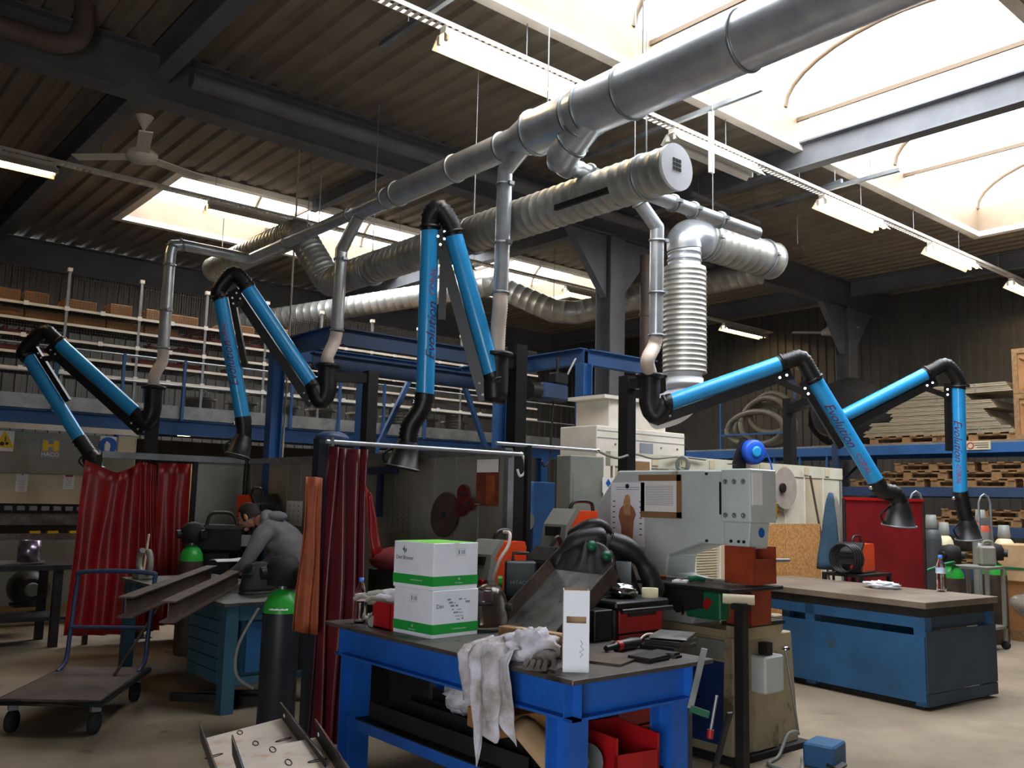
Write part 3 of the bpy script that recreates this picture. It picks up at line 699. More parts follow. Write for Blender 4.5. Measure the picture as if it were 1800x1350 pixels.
# lamps under the mezzanine and stuff in the dark bay
for q, lb in (((325, 766), 'small lit lamp under the mezzanine left of the second arm'), ((538, 777), 'small lit lamp under the mezzanine right of the second arm'), ((975, 803), 'small lit lamp under the mezzanine behind the blue gantry')):
    p = at(*q, y=14.2); r = thing('bulkhead_light', lb, 'ceiling light', (p.x, p.y, 2.3))
    MB().cyl((p.x, p.y, p.z+.04), (p.x, p.y, 2.68), .012, n=8).build('stem', 'black', r)
    MB().lathe([(.001, 0), (.12, .0), (.14, .02), (.12, .045), (.001, .05)], (p.x, p.y, p.z), Z, 16).build('diffuser', 'tube_on', r)
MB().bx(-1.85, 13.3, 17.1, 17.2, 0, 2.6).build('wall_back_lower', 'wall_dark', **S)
bc = thing('tall_cabinet', 'pale grey tall cabinet under the mezzanine behind the curtains', 'cabinet', at(358, 862, y=14.6))
c0 = at(358, 862, y=14.6); ORIG[bc.name] = V((c0.x, 14.6, 0)); bc.location = (c0.x, 14.6, 0)
MB().bx(c0.x-.25, c0.x+.25, 14.6, 15, 0, 2.1).build('body', 'grey_paint', bc)
for s_ in (-1, 1):
    d_ = MB().bx(c0.x+(.005 if s_ > 0 else -.245), c0.x+(.245 if s_ > 0 else -.005), 14.58, 14.6, .08, 2.05).build('door', 'beige', bc); MB().bx(c0.x+s_*.03-.01, c0.x+s_*.03+.01, 14.56, 14.58, 1.0, 1.15).build('handle', 'chrome', d_)
# ================================================================== press brake with signs
pb_ = thing('press_brake', 'long grey press brake machine under the mezzanine', 'machine', (2.2, 12.4, 0))
PX0, PX1, PYF = .6, 3.85, 12.1
MB().bx(PX0, PX1, PYF+.02, PYF+.35, 1.82, 2.33, .01).build('upper_beam', 'machine_grey', pb_)
MB().bx(PX0, PX1, PYF+.06, PYF+.3, 1.46, 1.82).build('ram', 'beige', pb_)
MB().bx(PX0, PX1, PYF+.1, PYF+.2, 1.34, 1.47).build('tool_holder', 'dark_steel', pb_)
for k in range(24): MB().bx(PX0+.03+.135*k, PX0+.12+.135*k, PYF+.05, PYF+.1, 1.375, 1.43, .006).build('clamp_block', 'zinc', pb_)
MB().bx(PX0, PX1, PYF+.13, PYF+.17, 1.2, 1.34).build('punch', 'steel', pb_)
MB().bx(PX0, PX1, PYF+.05, PYF+.25, .25, 1.02).build('lower_table', 'machine_grey', pb_); MB().bx(PX0, PX1, PYF+.08, PYF+.2, 1.02, 1.1).build('die', 'steel', pb_)
for x in (PX0, PX1-.1): MB().bx(x, x+.1, PYF+.2, PYF+.75, 0, 2.3).build('side_frame', 'machine_grey', pb_)
MB().bx(PX0, PX1, PYF-.02, PYF+.06, 2.36, 2.43).build('light_strip', 'white_paint', pb_)
def plate_on(name, px0, py0, px1, py1, y, m, label, cat, t=.006, group=None):
    a = at(px0, py1, y=y); b = at(px1, py0, y=y); r = thing(name, label, cat, ((a.x+b.x)/2, y-t/2, a.z), group)
    MB().bx(a.x, b.x, y-t, y, a.z, b.z).build('plate', m, r); return r, a, b
fy = PYF+.02
r, a, b = plate_on('warning_sign', -12, 758, 26, 792, fy, 'paper', 'yellow triangular gear warning sign on the press brake', 'sign')
cx, cz, hh = (a.x+b.x)/2, (a.z+b.z)/2, (b.z-a.z)
MB().prism([(-.115, -.08), (.115, -.08), (0, .12)], (cx, fy-.007, cz), X, Z, (0, -.002, 0)).build('triangle', 'yellow', r)
MB().lathe([(.025, 0), (.025, .002)], (cx-.02, fy-.009, cz-.035), -Y, 12).lathe([(.018, 0), (.018, .002)], (cx+.03, fy-.009, cz-.03), -Y, 12).box((cx+.01, fy-.01, cz+.02), (.012, .002, .06)).build('gear_symbol', 'ink', r)
r, a, b = plate_on('maker_plate', 70, 771, 107, 806, fy, 'ink_grey', 'grey maker plate with yellow H emblem on the press brake', 'sign')
cx, cz = (a.x+b.x)/2, (a.z+b.z)/2
MB().prism([(-.09, -.03), (-.03, -.03), (-.03, .02), (.03, .02), (.03, -.03), (.09, -.03), (.09, .1), (.03, .1), (.03, .05), (-.03, .05), (-.03, .1), (-.09, .1)], (cx, fy-.007, cz), X, Z, (0, -.002, 0)).build('emblem', 'yellow', r)
txt('HACO', .07, 'paper', r, plane_fn((cx, fy-.008, cz-.075), X, Z))
r, a, b = plate_on('safety_sign', 174, 768, 205, 799, fy, 'paper', 'blue round glove safety sign on the press brake', 'sign')
cx, cz = (a.x+b.x)/2, (a.z+b.z)/2
MB().lathe([(.11, 0), (.11, .002)], (cx, fy-.006, cz), -Y, 24).build('disc', 'blue', r)
MB().prism([(-.04, -.07), (.02, -.07), (.03, -.01), (.02, .03), (-.02, .06), (-.045, .01)], (cx, fy-.0085, cz), X, Z, (0, -.002, 0)).build('glove_symbol', 'paper', r)
plate_on('blank_sheet', 206, 768, 238, 800, fy, 'beige', 'blank cream sheet beside the blue glove sign', 'sheet')
ry = PYF+.06
for (x0, y0, x1, y1), lb in (((26, 833, 50, 864), 'plain pinned paper sheet on the press brake ram'), ((110, 829, 132, 859), 'pinned paper with a red heading on the press brake ram')):
    r, a, b = plate_on('paper_sheet', x0, y0, x1, y1, ry, 'paper', lb, 'paper', .003)
    ln = MB()
    for k in range(6): ln.bx(a.x+.03, b.x-.03, ry-.0045, ry-.0035, b.z-.09-.022*k, b.z-.085-.022*k)
    ln.build('print_lines', 'ink_grey', r)
    if 'red' in lb: MB().bx(a.x+.02, b.x-.02, ry-.005, ry-.004, b.z-.07, b.z-.02).build('heading', 'ink_red', r)
    MB().cyl(((a.x+b.x)/2, ry-.004, b.z-.012), ((a.x+b.x)/2, ry-.012, b.z-.012), .008, n=8).build('pin', 'ink', r)
for k, x in enumerate((2.75, 2.95, 3.2)):
    r = thing('tool_clip', 'yellow tool clip on the press brake table', 'tool', (x, PYF+.1, 1.1), 'yellow clips on the press brake')
    MB().bx(x-.06, x+.06, PYF+.07, PYF+.15, 1.1, 1.13).build('jaw', 'yellow', r); MB().bx(x-.1, x+.02, PYF+.09, PYF+.12, 1.13, 1.16).build('grip', 'black', r)
# bench in front of it
bn = thing('side_bench', 'dark steel bench covered in sheet offcuts by the press brake', 'bench', (1.95, 10.75, 0))
MB().bx(.9, 2.72, 10.35, 11.15, .8, .85).build('top', 'dark_steel', bn)
for x in (1.0, 2.62):
    for y in (10.45, 11.05): MB().bx(x-.04, x+.04, y-.04, y+.04, 0, .8).build('leg', 'dark_steel', bn)
MB().bx(.9, 2.72, 10.4, 11.1, .28, .31).build('lower_shelf', 'dark_steel', bn)
for k, (x, y, z, w_, d_, a) in enumerate(((1.9, 10.7, .853, .9, .5, .1), (2.2, 10.8, .862, .7, .4, -.2), (1.7, 10.6, .871, .5, .3, .3))):
    one('steel_sheet', MB().box((x, y, z+.003), (w_, d_, .006), (0, 0, a)), 'steel', ['wide steel sheet lying flat on the dark side bench', 'middle steel sheet skewed on the dark side bench', 'small top steel sheet on the dark side bench'][k], 'sheet')
cq = at(52, 960, y=10.6); ck = thing('steel_roll', 'shiny purple tinted steel roll on the side bench', 'roll', (cq.x, cq.y, .878))
MB().lathe([(.09, .878), (.11, .88), (.11, 1.1), (.09, 1.102), (.05, 1.1), (.05, .9)], (cq.x, cq.y, 0), Z, 24).build('coil', mat('tint', '#9a8aa8', '#b0a0b0', 4, .25, .9), ck); MB().lathe([(.048, .88), (.048, 1.09)], (cq.x, cq.y, 0), Z, 16).build('core', 'card', ck)
mq = at(48, 1020, d=10.3); mt_ = thing('electric_motor', 'dark round motor housing under the side bench', 'motor', (mq.x, mq.y, .31))
MB().lathe([(.17, 0), (.2, .03), (.2, .3), (.12, .36)], (mq.x, mq.y+.1, .51), -Y, 24).build('housing', 'dark_steel', mt_); MB().lathe([(.08, 0), (.07, .06)], (mq.x, mq.y-.26, .51), -Y, 16).build('hub', 'machine_grey', mt_); MB().bx(mq.x-.15, mq.x+.15, mq.y-.2, mq.y+.1, .31, .34).build('foot', 'dark_steel', mt_)
# ================================================================== booth partition, rails, curtains
PXc = 4.64
pt = thing('booth_partition', 'grey ribbed booth partition behind the welder and posters', 'partition', (PXc, 8, 0))
y = 5.55; k = 0
while y < 10.35:
    y2 = min(y+.315, 10.4); MB().bx(PXc, PXc+.03, y+.004, y2-.004, .05, 2.0).build('panel', 'panel_grey', pt); MB().bx(PXc-.008, PXc, y-.006, y+.006, .05, 2.0).build('seam', 'grey_paint', pt); y = y2
MB().bx(PXc-.03, PXc+.05, 5.5, 10.42, 2.0, 2.06).build('top_rail', 'zinc', pt)
for yy_ in (5.5, 8.0, 10.42): MB().bx(PXc-.02, PXc+.04, yy_-.03, yy_+.03, 0, 2.0).build('post', 'zinc', pt)
p2 = thing('back_screen', 'flat grey sheet screen joining the red curtains to the partition', 'screen', (4.3, 10.45, 0))
MB().bx(3.98, 4.6, 10.44, 10.46, .1, 2.0).build('sheet', 'grey_paint', p2); MB().bx(2.95, 4.6, 10.4, 10.47, 2.0, 2.07).build('top_rail', 'zinc', p2)
for x in (2.93, 4.0): MB().bx(x-.025, x+.025, 10.41, 10.46, 0, 2.03).build('post', 'black', p2)
def curtain(name, label, top, bot, waves, m, amp=.035, nu=40, nv=14, nrm=Y, group=None):
    top = [V(p) for p in top]; bot = [V(p) for p in bot]
    def lerp_poly(P, u):
        t = u*(len(P)-1); i = min(int(t), len(P)-2); return P[i].lerp(P[i+1], t-i)
    def fn(u, v):
        p = lerp_poly(top, u).lerp(lerp_poly(bot, u), v); n_ = noise.noise(V((u*3, v*2, waves)))
        return p + V(nrm)*(amp*(.5+.5*v)*math.sin(u*waves*2*math.pi+n_*1.3)+.03*n_)
    o = MB().sheet(fn, nu, nv).build(name, m, thick=.004); return tag(o, label, 'curtain', group)
cy = 10.36
cT = lambda px, py: at(px, py, y=cy)
curtain('welding_curtain', 'wide red welding curtain with a sagging top edge', [cT(150, 808), cT(180, 822), cT(205, 831), cT(228, 824), cT(246, 812)], [cT(112, 1118), cT(150, 1117), cT(190, 1116), cT(235, 1114)], 3.2, 'red_curtain')
curtain('welding_curtain', 'narrow red welding curtain bunched between two wider ones', [cT(246, 812), cT(262, 814), cT(274, 818)], [cT(236, 1112), cT(262, 1110), cT(280, 1108)], 2.5, 'red_curtain', .03)
curtain('welding_curtain', 'straight red welding curtain beside the grey sheet screen', [cT(279, 814), cT(310, 815), cT(337, 816)], [cT(262, 1100), cT(295, 1099), cT(322, 1098)], 2.2, 'red_curtain', .03)
for q in ((205, 828),):
    pass
# curtain rods with posts
rp = at(578, 777, y=5.3); rz = 2.0
pz = thing('curtain_post', 'dark steel post with a blue cap carrying the curtain rod', 'post', (rp.x-.03, 5.36, 0))
MB().bx(rp.x-.06, rp.x+.01, 5.32, 5.4, 0, 2.02).build('shaft', mat('navy', '#22272f', '#1c2128', 4, .5), pz); MB().blob((rp.x+.08, 5.4, 2.03), (.12, .1, .05), 14, 7).build('cap', 'blue_dark', pz)
r = thing('curtain_rod', 'long pale curtain rod running to the tall arm post', 'rod', (rp.x, 5.3, rz))
MB().cyl((rp.x-.02, 5.3, rz), (4.6, 5.28, rz+.0), .016, n=10).build('tube', 'galv', r)
for x in (rp.x+.02, 4.5): MB().bx(x-.01, x+.01, 5.28, 5.36, rz-.03, rz+.03).build('bracket', 'zinc', r)
q0, q1 = at(872, 779, y=5.2), at(1050, 792, y=5.2)
r = thing('curtain_rod', 'short bare curtain rod beyond the tall arm post', 'rod', q0)
MB().cyl(q0, (q1.x, 5.2, q0.z), .015, n=10).build('tube', 'galv', r); MB().blob((q1.x, 5.2, q0.z), (.022,)*3, 10, 6).build('end_knob', 'chrome', r); MB().bx(4.57, 4.61, 5.18, 5.22, 0, q0.z).build('leg', 'black', r)
cy2 = 5.3; cU = lambda px, py: at(px, py, y=cy2)
curtain('welding_curtain', 'maroon welding curtain gathered on the long rod', [cU(580, 783), cU(600, 788), cU(628, 790), cU(650, 790)], [cU(540, 1312), cU(570, 1312), cU(605, 1310), cU(640, 1308)], 4.2, 'maroon_curtain', .05, 70, 20)
curtain('curtain_corner', 'red underside corner of the gathered maroon curtain turned out', [at(640, 850, y=5.22), at(652, 870, y=5.22)], [at(655, 985, y=5.22), at(668, 968, y=5.22)], .8, 'red_curtain', .02, 10, 8)
curtain('leather_apron', 'brown leather welding apron hanging beside the curtain post', [at(538, 838, y=5.28), at(552, 838, y=5.28), at(566, 840, y=5.28)], [at(514, 1108, y=5.2), at(532, 1112, y=5.2), at(556, 1116, y=5.2)], 1.6, 'leather', .03, 18, 14)
COL.objects[-1]['category'] = 'apron'
# wall poster on the partition
def yz_plate(name, px0, py0, px1, py1, x, m, label, cat, parent=None, t=.004):
    a = at(px0, py0, x=x); b = at(px1, py1, x=x); r = parent or thing(name, label, cat, (x, (a.y+b.y)/2, b.z))
    o = MB().bx(x-t, x, min(a.y, b.y), max(a.y, b.y), b.z, a.z).build('sheet' if not parent else name, m, r); return r, a, b
r, a, b = yz_plate('wall_poster', 839, 808, 876, 890, PXc-.009, mat('poster', '#5a2a22', '#8a4a30', 7, .5), 'dark brown photo poster with white header on the partition', 'poster')
yz_plate('header', 839, 808, 876, 830, PXc-.0135, 'paper', None, None, r, .002)
MB().sheet(lambda u, v: (PXc-.0145, a.y+(b.y-a.y)*(.45+.4*u), a.z+(b.z-a.z)*(.35+.6*v)), 1, 1).build('figure', mat('poster2', '#a5582f', '#6a2d1c', 5, .5), r)
# ================================================================== blue gantry with hoist
g = thing('gantry_frame', 'blue steel gantry frame carrying a chain hoist', 'gantry', (6, 9, 0)); gz = 3.42
for a, b in (((4.95, 8.82, gz), (7.62, 8.82, gz)), ((4.83, 8.75, gz), (4.83, 10.4, gz)), ((4.95, 10.3, gz), (8.6, 10.3, gz)), ((7.7, 7.72, gz), (7.7, 10.2, gz)), ((7.8, 7.75, gz), (9.05, 7.75, gz)), ((4.95, 9.5, gz-.2), (7.62, 9.5, gz-.2))):
    MB().ibeam(a, b, .2, .12).build('beam', 'blue_dark' if a[1] > 8.8 and a[0] < 5 and a[1] < 9.6 else 'blue_steelwork', g)
for p in ((7.7, 7.72), (4.7, 9.9), (6.15, 10.3), (8.5, 10.3)): MB().ibeam((p[0], p[1], 0), (p[0], p[1], gz-.1), .15, .15, up=X).build('post', 'blue_steelwork', g)
MB().bar((6.2, 10.3, 1.9), (6.9, 10.3, gz-.1), .06, .06).build('brace', 'blue_steelwork', g); MB().bar((8.5, 10.3, 1.9), (7.8, 10.3, gz-.1), .06, .06).build('brace', 'blue_steelwork', g)
hq = at(968, 690, d=10.4); hs = thing('chain_hoist', 'dark electric chain hoist hanging in the blue gantry', 'hoist', hq)
MB().box(hq, (.42, .2, .2), None, .03).build('motor', 'blue_dark', hs); MB().box(hq+V((.1, -.02, .17)), (.2, .16, .14), None, .02).build('trolley', 'black', hs)
MB().lathe([(.1, 0), (.1, .14)], hq+V((-.2, 0, 0)), -X, 18).build('gearbox', 'dark_steel', hs); MB().tube(spline([hq+V((.05, 0, -.1)), hq+V((.02, 0, -.5)), hq+V((0, 0, -.78)), hq+V((-.08, 0, -.86)), hq+V((-.12, 0, -.8))], 5), .012, 7).build('chain', 'dark_steel', hs)
MB().cyl(hq+V((.1, 0, .22)), (hq.x+.1, hq.y, gz-.1), .02, n=8).build('hanger', 'dark_steel', hs); MB().tube([hq+V((.18, 0, .1)), hq+V((.4, 0, .45))], .012, 6).build('cable_arm', 'zinc', hs)
# ================================================================== beige cabin + white air unit
CYF = 6.42
cb = thing('machine_cabin', 'long cream louvred cabin wall behind the punching press', 'cabin', (9, CYF, 0))
x = 6.85; k = 0
while x < 11.3:
    x2 = min(x+.45, 11.35); MB().bx(x+.004, x2-.004, CYF, CYF+.04, .05, 2.02).build('panel', 'cream' if k % 4 else 'beige', cb); MB().bx(x-.012, x+.012, CYF-.012, CYF, .05, 2.02).build('batten', 'white_paint', cb); x = x2; k += 1
for k in range(9): MB().bx(6.95+.5*k, 7.05+.5*k, CYF-.02, CYF, 2.05, 2.15).build('top_cleat', 'beige', cb)
MB().bx(6.8, 11.4, CYF-.01, CYF+.06, 2.02, 2.17).build('top_rail', 'cream', cb); MB().bx(11.33, 11.4, CYF, CYF+1.2, 0, 2.15).build('end_panel', 'grey_paint', cb)
lv = MB()
for k in range(60): lv.bx(6.9, 8.6, CYF-.006, CYF, .2+.03*k, .212+.03*k)
lv.build('louvres', 'beige', cb, kind='stuff')
br_ = thing('cabin_sign', 'brown framed notice on the cream cabin top', 'sign', at(1128, 817, y=CYF-.02)); a = at(1113, 826, y=CYF-.02); b = at(1141, 812, y=CYF-.02); MB().bx(a.x, b.x, CYF-.03, CYF-.02, a.z, b.z).build('board', 'brown_tape', br_); MB().bx(a.x-.03, b.x+.03, CYF-.022, CYF-.015, a.z-.03, b.z+.03).build('frame', 'paper', br_)
fr = thing('hazard_label', 'white hazard label with blue and yellow diamonds by the calendar', 'sign', at(1069, 855, y=5.9))
a = at(1059, 866, y=5.9); b = at(1079, 840, y=5.9); MB().bx(a.x, b.x, 5.9, 5.905, a.z, b.z).build('plate', 'paper', fr)
cx = (a.x+b.x)/2; MB().prism([(-.035, 0), (0, -.035), (.035, 0), (0, .04)], (cx, 5.899, (a.z+b.z)/2+.02), X, Z, (0, -.002, 0)).build('diamond', 'blue', fr); MB().prism([(-.02, 0), (.02, 0), (0, .03)], (cx, 5.899, a.z+.01), X, Z, (0, -.002, 0)).build('diamond', 'yellow', fr)
gp = thing('grey_cabinet', 'plain dark grey cabinet side next to the cream cabin', 'cabinet', (6.6, 6.15, 0)); a = at(1000, 800, y=5.95); b = at(1052, 800, y=5.95)
MB().bx(a.x, b.x+.05, 5.92, 6.12, 0, 2.07, .01).build('body', 'grey_paint', gp); MB().bx(a.x+.03, b.x, 5.915, 5.92, .1, 1.9).build('door', 'grey_paint', gp); MB().bx(b.x-.06, b.x-.04, 5.9, 5.915, .95, 1.1).build('handle', 'black', gp)
ac = thing('air_unit', 'white air handling unit with stepped top behind the cabin', 'air unit', (7.7, 7.5, 0))
a = at(1010, 765, d=10.6); b = at(1176, 770, d=10.6)
AX0, AX1 = 7.2, 8.75; AY0, AY1 = 7.0, 7.6
MB().bx(AX0, AX1, AY0, AY1, 0, 2.5, .01).build('body', 'white_paint', ac); MB().bx(AX0+.25, AX1-.3, AY0+.05, AY1, 2.5, 2.82, .01).build('upper_box', 'white_paint', ac); MB().bx(AX0+.12, AX1-.2, AY0, AY1, 2.82, 2.86).build('flange', 'white_paint', ac)
for z in (2.36, 2.44): MB().bx(AX0, AX1, AY0-.004, AY0, z, z+.008).build('seam', 'ink_grey', ac)
MB().bx(AX0+.72, AX0+.95, AY0-.006, AY0, 2.2, 2.34).build('label', 'ink_grey', ac)
for x in (AX0+.3, AX0+1.1, AX0+1.4): MB().cyl((x, AY0, 2.3), (x, AY0-.01, 2.3), .012, n=8).build('screw', 'zinc', ac)
bm_ = thing('blue_machine', 'blue machine cabinet under the mezzanine behind the partition end', 'machine', (9.2, 11.2, 0)); a = at(938, 890, y=11.2); b = at(968, 890, y=11.2)
MB().bx(a.x, b.x+.1, 11.2, 11.9, 0, 1.95, .01).build('body', 'blue_steelwork', bm_); MB().bx(a.x-.3, a.x, 11.3, 11.8, .5, 1.3, .02).build('head', 'dark_steel', bm_); MB().lathe([(.2, 0), (.16, .12)], (a.x-.15, 11.3, 1.3), -Y, 18).build('chuck', 'zinc', bm_)
# ================================================================== right-hand pallet rack
rk = thing('pallet_rack', 'blue pallet rack along the right wall', 'rack', (14.2, 8, 0)); FX, BX = 13.6, 14.8
for y in (3.0, 7.75, 10.9, 13.3):
    for x in (FX, BX): MB().bx(x-.05, x+.05, y-.05, y+.05, 0, 2.68 if y > 4 else 3.9).build('upright', 'blue_dark', rk)
    for z in (.4, 1.2, 2.0): MB().bar((FX, y, z), (BX, y, z+.6), .03, .03).build('brace', 'blue_dark', rk)
for z, ys_ in ((2.62, ((3.0, 7.75), (7.75, 10.9), (10.9, 13.3))), (1.98, ((3.0, 7.75),)), (1.42, ((3.0, 7.75),)), (.8, ((3.0, 7.75),))):
    for y0, y1 in ys_:
        for x in (FX, BX): MB().bx(x-.03, x+.03, y0+.05, y1-.05, z-.14, z).build('beam', 'blue_steelwork' if z > 2.5 else 'blue_dark', rk)
MB().bx(FX-.02, BX+.1, 3.05, 13.2, 2.62, 2.65).build('deck', 'zinc', rk)
for k in range(5): MB().bx(FX-.02, FX+.02, 7.9+.5*k, 7.93+.5*k, 1.0, 2.5).build('guard_bar', 'blue_steelwork', rk)
nz_ = thing('rack_notice', 'white no-entry notice with red circle on the rack beam', 'sign', at(1720, 783, x=FX-.04)); a = at(1697, 776, x=FX-.04); b = at(1742, 790, x=FX-.04)
MB().bx(FX-.045, FX-.04, b.y, a.y, b.z, a.z).build('plate', 'beige', nz_); cc = V((FX-.046, a.y-.07, (a.z+b.z)/2)); MB().tube([cc+V((0, .045*math.cos(q*.6283), .045*math.sin(q*.6283))) for q in range(10)], .008, 6, True).build('prohibition_ring', 'red', nz_)
ln = MB()
for k in range(3): ln.bx(FX-.047, FX-.045, b.y+.03, b.y+.25-.03*k, a.z-.035-.03*k, a.z-.025-.03*k)
ln.build('print_lines', 'ink', nz_)
def pallet():
    r = thing('wooden_pallet', 'x', 'pallet')
    for k in range(6): MB().bx(-.5, .5, -.6+.22*k, -.6+.22*k+.1, .1, .122).build('deck_board', 'wood', r)
    for x in (-.43, 0, .43):
        MB().bx(x-.05, x+.05, -.6, .6, .078, .1).build('stringer', 'wood', r); MB().bx(x-.05, x+.05, -.6, .6, 0, .02).build('bottom_board', 'wood', r)
        for y in (-.53, 0, .53): MB().bx(x-.05, x+.05, y-.07, y+.07, .02, .078).build('block', 'wood', r)
    return r
pp0 = pallet(); pg = 'wooden pallets in the rack'
i = 0
for z, ys_ in ((1.98, (6.95, 5.65, 4.35)), (2.103, (6.6, 5.3)), (2.226, (6.2, 4.9)), (1.42, (6.9, 5.6, 4.3)), (1.543, (5.5, 4.2)), (.8, (6.9, 5.6, 4.3)), (.923, (5.9, 4.6))):
    for y in ys_: place(pp0, (14.15, y, z), {1.98: 'bare wooden pallet on the upper blue rack level', 2.103: 'second pallet of the stacks on the upper rack level', 2.226: 'topmost pallet on the upper rack level', 1.42: 'bare wooden pallet on the middle blue rack level', 1.543: 'second pallet of the stacks on the middle rack level', .8: 'bare wooden pallet on the low blue rack level', .923: 'second pallet of the stacks on the low rack level'}[z], pg+' %g' % z)
for y in (6.6, 5.6): place(pp0, (14.15, y, 2.651), 'wooden pallet under the bundled metal sheets', 'pallets under the sheet bundles')
zz_ = 2.775
for k, (y0, y1, h, m) in enumerate(((5.0, 7.3, .1, 'sheet_plate'), (5.2, 7.2, .12, 'sheet_plate'), (5.35, 6.85, .14, 'sheet_plate'), (5.25, 6.9, .13, 'sheet_plate'), (5.6, 6.75, .1, 'sheet_plate'), (5.03, 6.6, .14, 'sheet_plate'))):
    r = thing('sheet_bundle', ['lowest', 'second', 'third', 'fourth', 'fifth', 'topmost'][k]+' wrapped bundle of metal sheets stacked on the rack', 'sheet bundle', (14.1, (y0+y1)/2, zz_))
    n_ = 5
    for q in range(n_): MB().bx(13.65+.006*(q % 3), 14.6, y0+.02*q, y1-.012*(q*7 % 5), zz_+h*q/n_, zz_+h*(q+1)/n_-.005).build('sheet', m, r)
    for yy_ in (y0+.5,): MB().bx(13.648, 14.61, yy_, yy_+.015, zz_-.0, zz_+h-.001).build('strap', 'zinc', r)
    zz_ += h
for k, (z0, z1) in enumerate(((2.655, 3.3), (3.305, 3.95))):
    r = thing('wooden_crate', ['lower plywood crate at the end of the rack', 'upper plywood crate stacked on another crate'][k], 'crate', (14.1, 4.5, z0))
    MB().bx(13.62, 14.6, 4.1, 5.0, z0+.01, z1-.01).build('body', 'card', r)
    for y in (4.1, 4.93): MB().bx(13.6, 13.62, y, y+.07, z0, z1).build('batten', 'wood', r)
    for z in (z0, z1-.07): MB().bx(13.6, 13.62, 4.17, 4.93, z, z+.07).build('batten', 'wood', r)
    MB().bar((13.61, 4.2, z0+.1), (13.61, 4.9, z1-.12), .02, .05, up=X).build('diagonal', 'wood', r)
hc = thing('hose_coil', 'coiled grey suction hose lying on the rack', 'hose', (13.9, 9.4, 2.65))
for k, (ry_, rz_, oy, oz, ox) in enumerate(((.52, .42, 9.25, 3.15, 0), (.44, .36, 9.2, 3.3, .1), (.62, .38, 9.4, 3.1, .2), (.6, .3, 9.45, 3.03, -.05))):
    q, rr = corrug([V((13.85+ox+.04*math.sin(t*.5), oy+ry_*math.cos(t*.2618), oz+rz_*math.sin(t*.2618))) for t in range(25)], .055, .004, .05); MB().tube(q, rr, 10).build('hose_turn', mat('hose_grey', '#7c7364', '#675f52', 5, .4), hc)
cgf = thing('blue_cage', 'thin blue steel cage frame around the hose coil', 'frame', (13.8, 9.4, 2.65))
for y in (8.55, 10.1): MB().bx(13.68, 13.71, y, y+.03, 2.65, 3.85).build('upright', 'blue_steelwork', cgf)
MB().bx(13.68, 13.71, 8.55, 10.1, 2.9, 2.93).build('crossbar', 'blue_steelwork', cgf); MB().bx(13.68, 13.71, 8.55, 10.1, 3.82, 3.85).build('crossbar', 'blue_steelwork', cgf)
tb = thing('black_bundle', 'large dark wrapped bundle on the rack beside the wall', 'bundle', (14.4, 7.9, 2.65)); MB().blob((14.5, 8.0, 3.25), (.45, .75, .62), 18, 12, lambda p: 1+.1*noise.noise(p*2.5)).build('wrap', 'black_matt', tb); MB().bx(14.1, 14.9, 7.5, 8.5, 2.651, 2.7).build('underlay', 'wood', tb)
# ================================================================== welder at the teal table
def skin_body(name, joints, edges, parent, region, subd=2):
    me = bpy.data.meshes.new(name); me.from_pydata([j[0] for j in joints], edges, []); o = bpy.data.objects.new(name, me); COL.objects.link(o)
    o.modifiers.new('skin', 'SKIN'); sv = o.data.skin_vertices[0].data
    for i, j in enumerate(joints): sv[i].radius = j[1] if isinstance(j[1], tuple) else (j[1], j[1])
    sv[0].use_root = True
    sm = o.modifiers.new('sub', 'SUBSURF'); sm.levels = subd; sm.render_levels = subd
    bpy.context.view_layer.update()
    ev = o.evaluated_get(bpy.context.evaluated_depsgraph_get()); m2 = bpy.data.meshes.new_from_object(ev); m2.name = name
    o.modifiers.clear(); o.data = m2; bpy.data.meshes.remove(me)
    mats = []
    for p in m2.polygons:
        p.use_smooth = True; r = region(V(p.center))
        if r not in mats: mats.append(r)
    m2.materials.clear()
    for r in mats: m2.materials.append(MATS[r])
    for p in m2.polygons: p.material_index = mats.index(region(V(p.center)))
    o.parent = parent; return o
HP = V((4.03, 7.56, 0)); fd = V((-.62, .78, 0)).normalized(); ld = Z.cross(fd)
pe = thing('person', 'person in grey hoodie leaning over the welding table', 'person', HP)
q = lambda f, l, z: fd*f + ld*l + Z*z
J = [(q(0, 0, .95), (.17, .13)), (q(.1, 0, 1.07), (.18, .14)), (q(.24, 0, 1.21), (.195, .15)), (q(.36, 0, 1.31), (.185, .14)), (q(.46, 0, 1.37), (.09, .08)), (q(.52, 0, 1.395), .056), (q(.565, 0, 1.415), .06)]
E_ = [(i, i+1) for i in range(6)]
def limb(root, pts):
    k = root
    for p, r in pts: J.append((p, r)); E_.append((k, len(J)-1)); k = len(J)-1
    return k
hands = {}
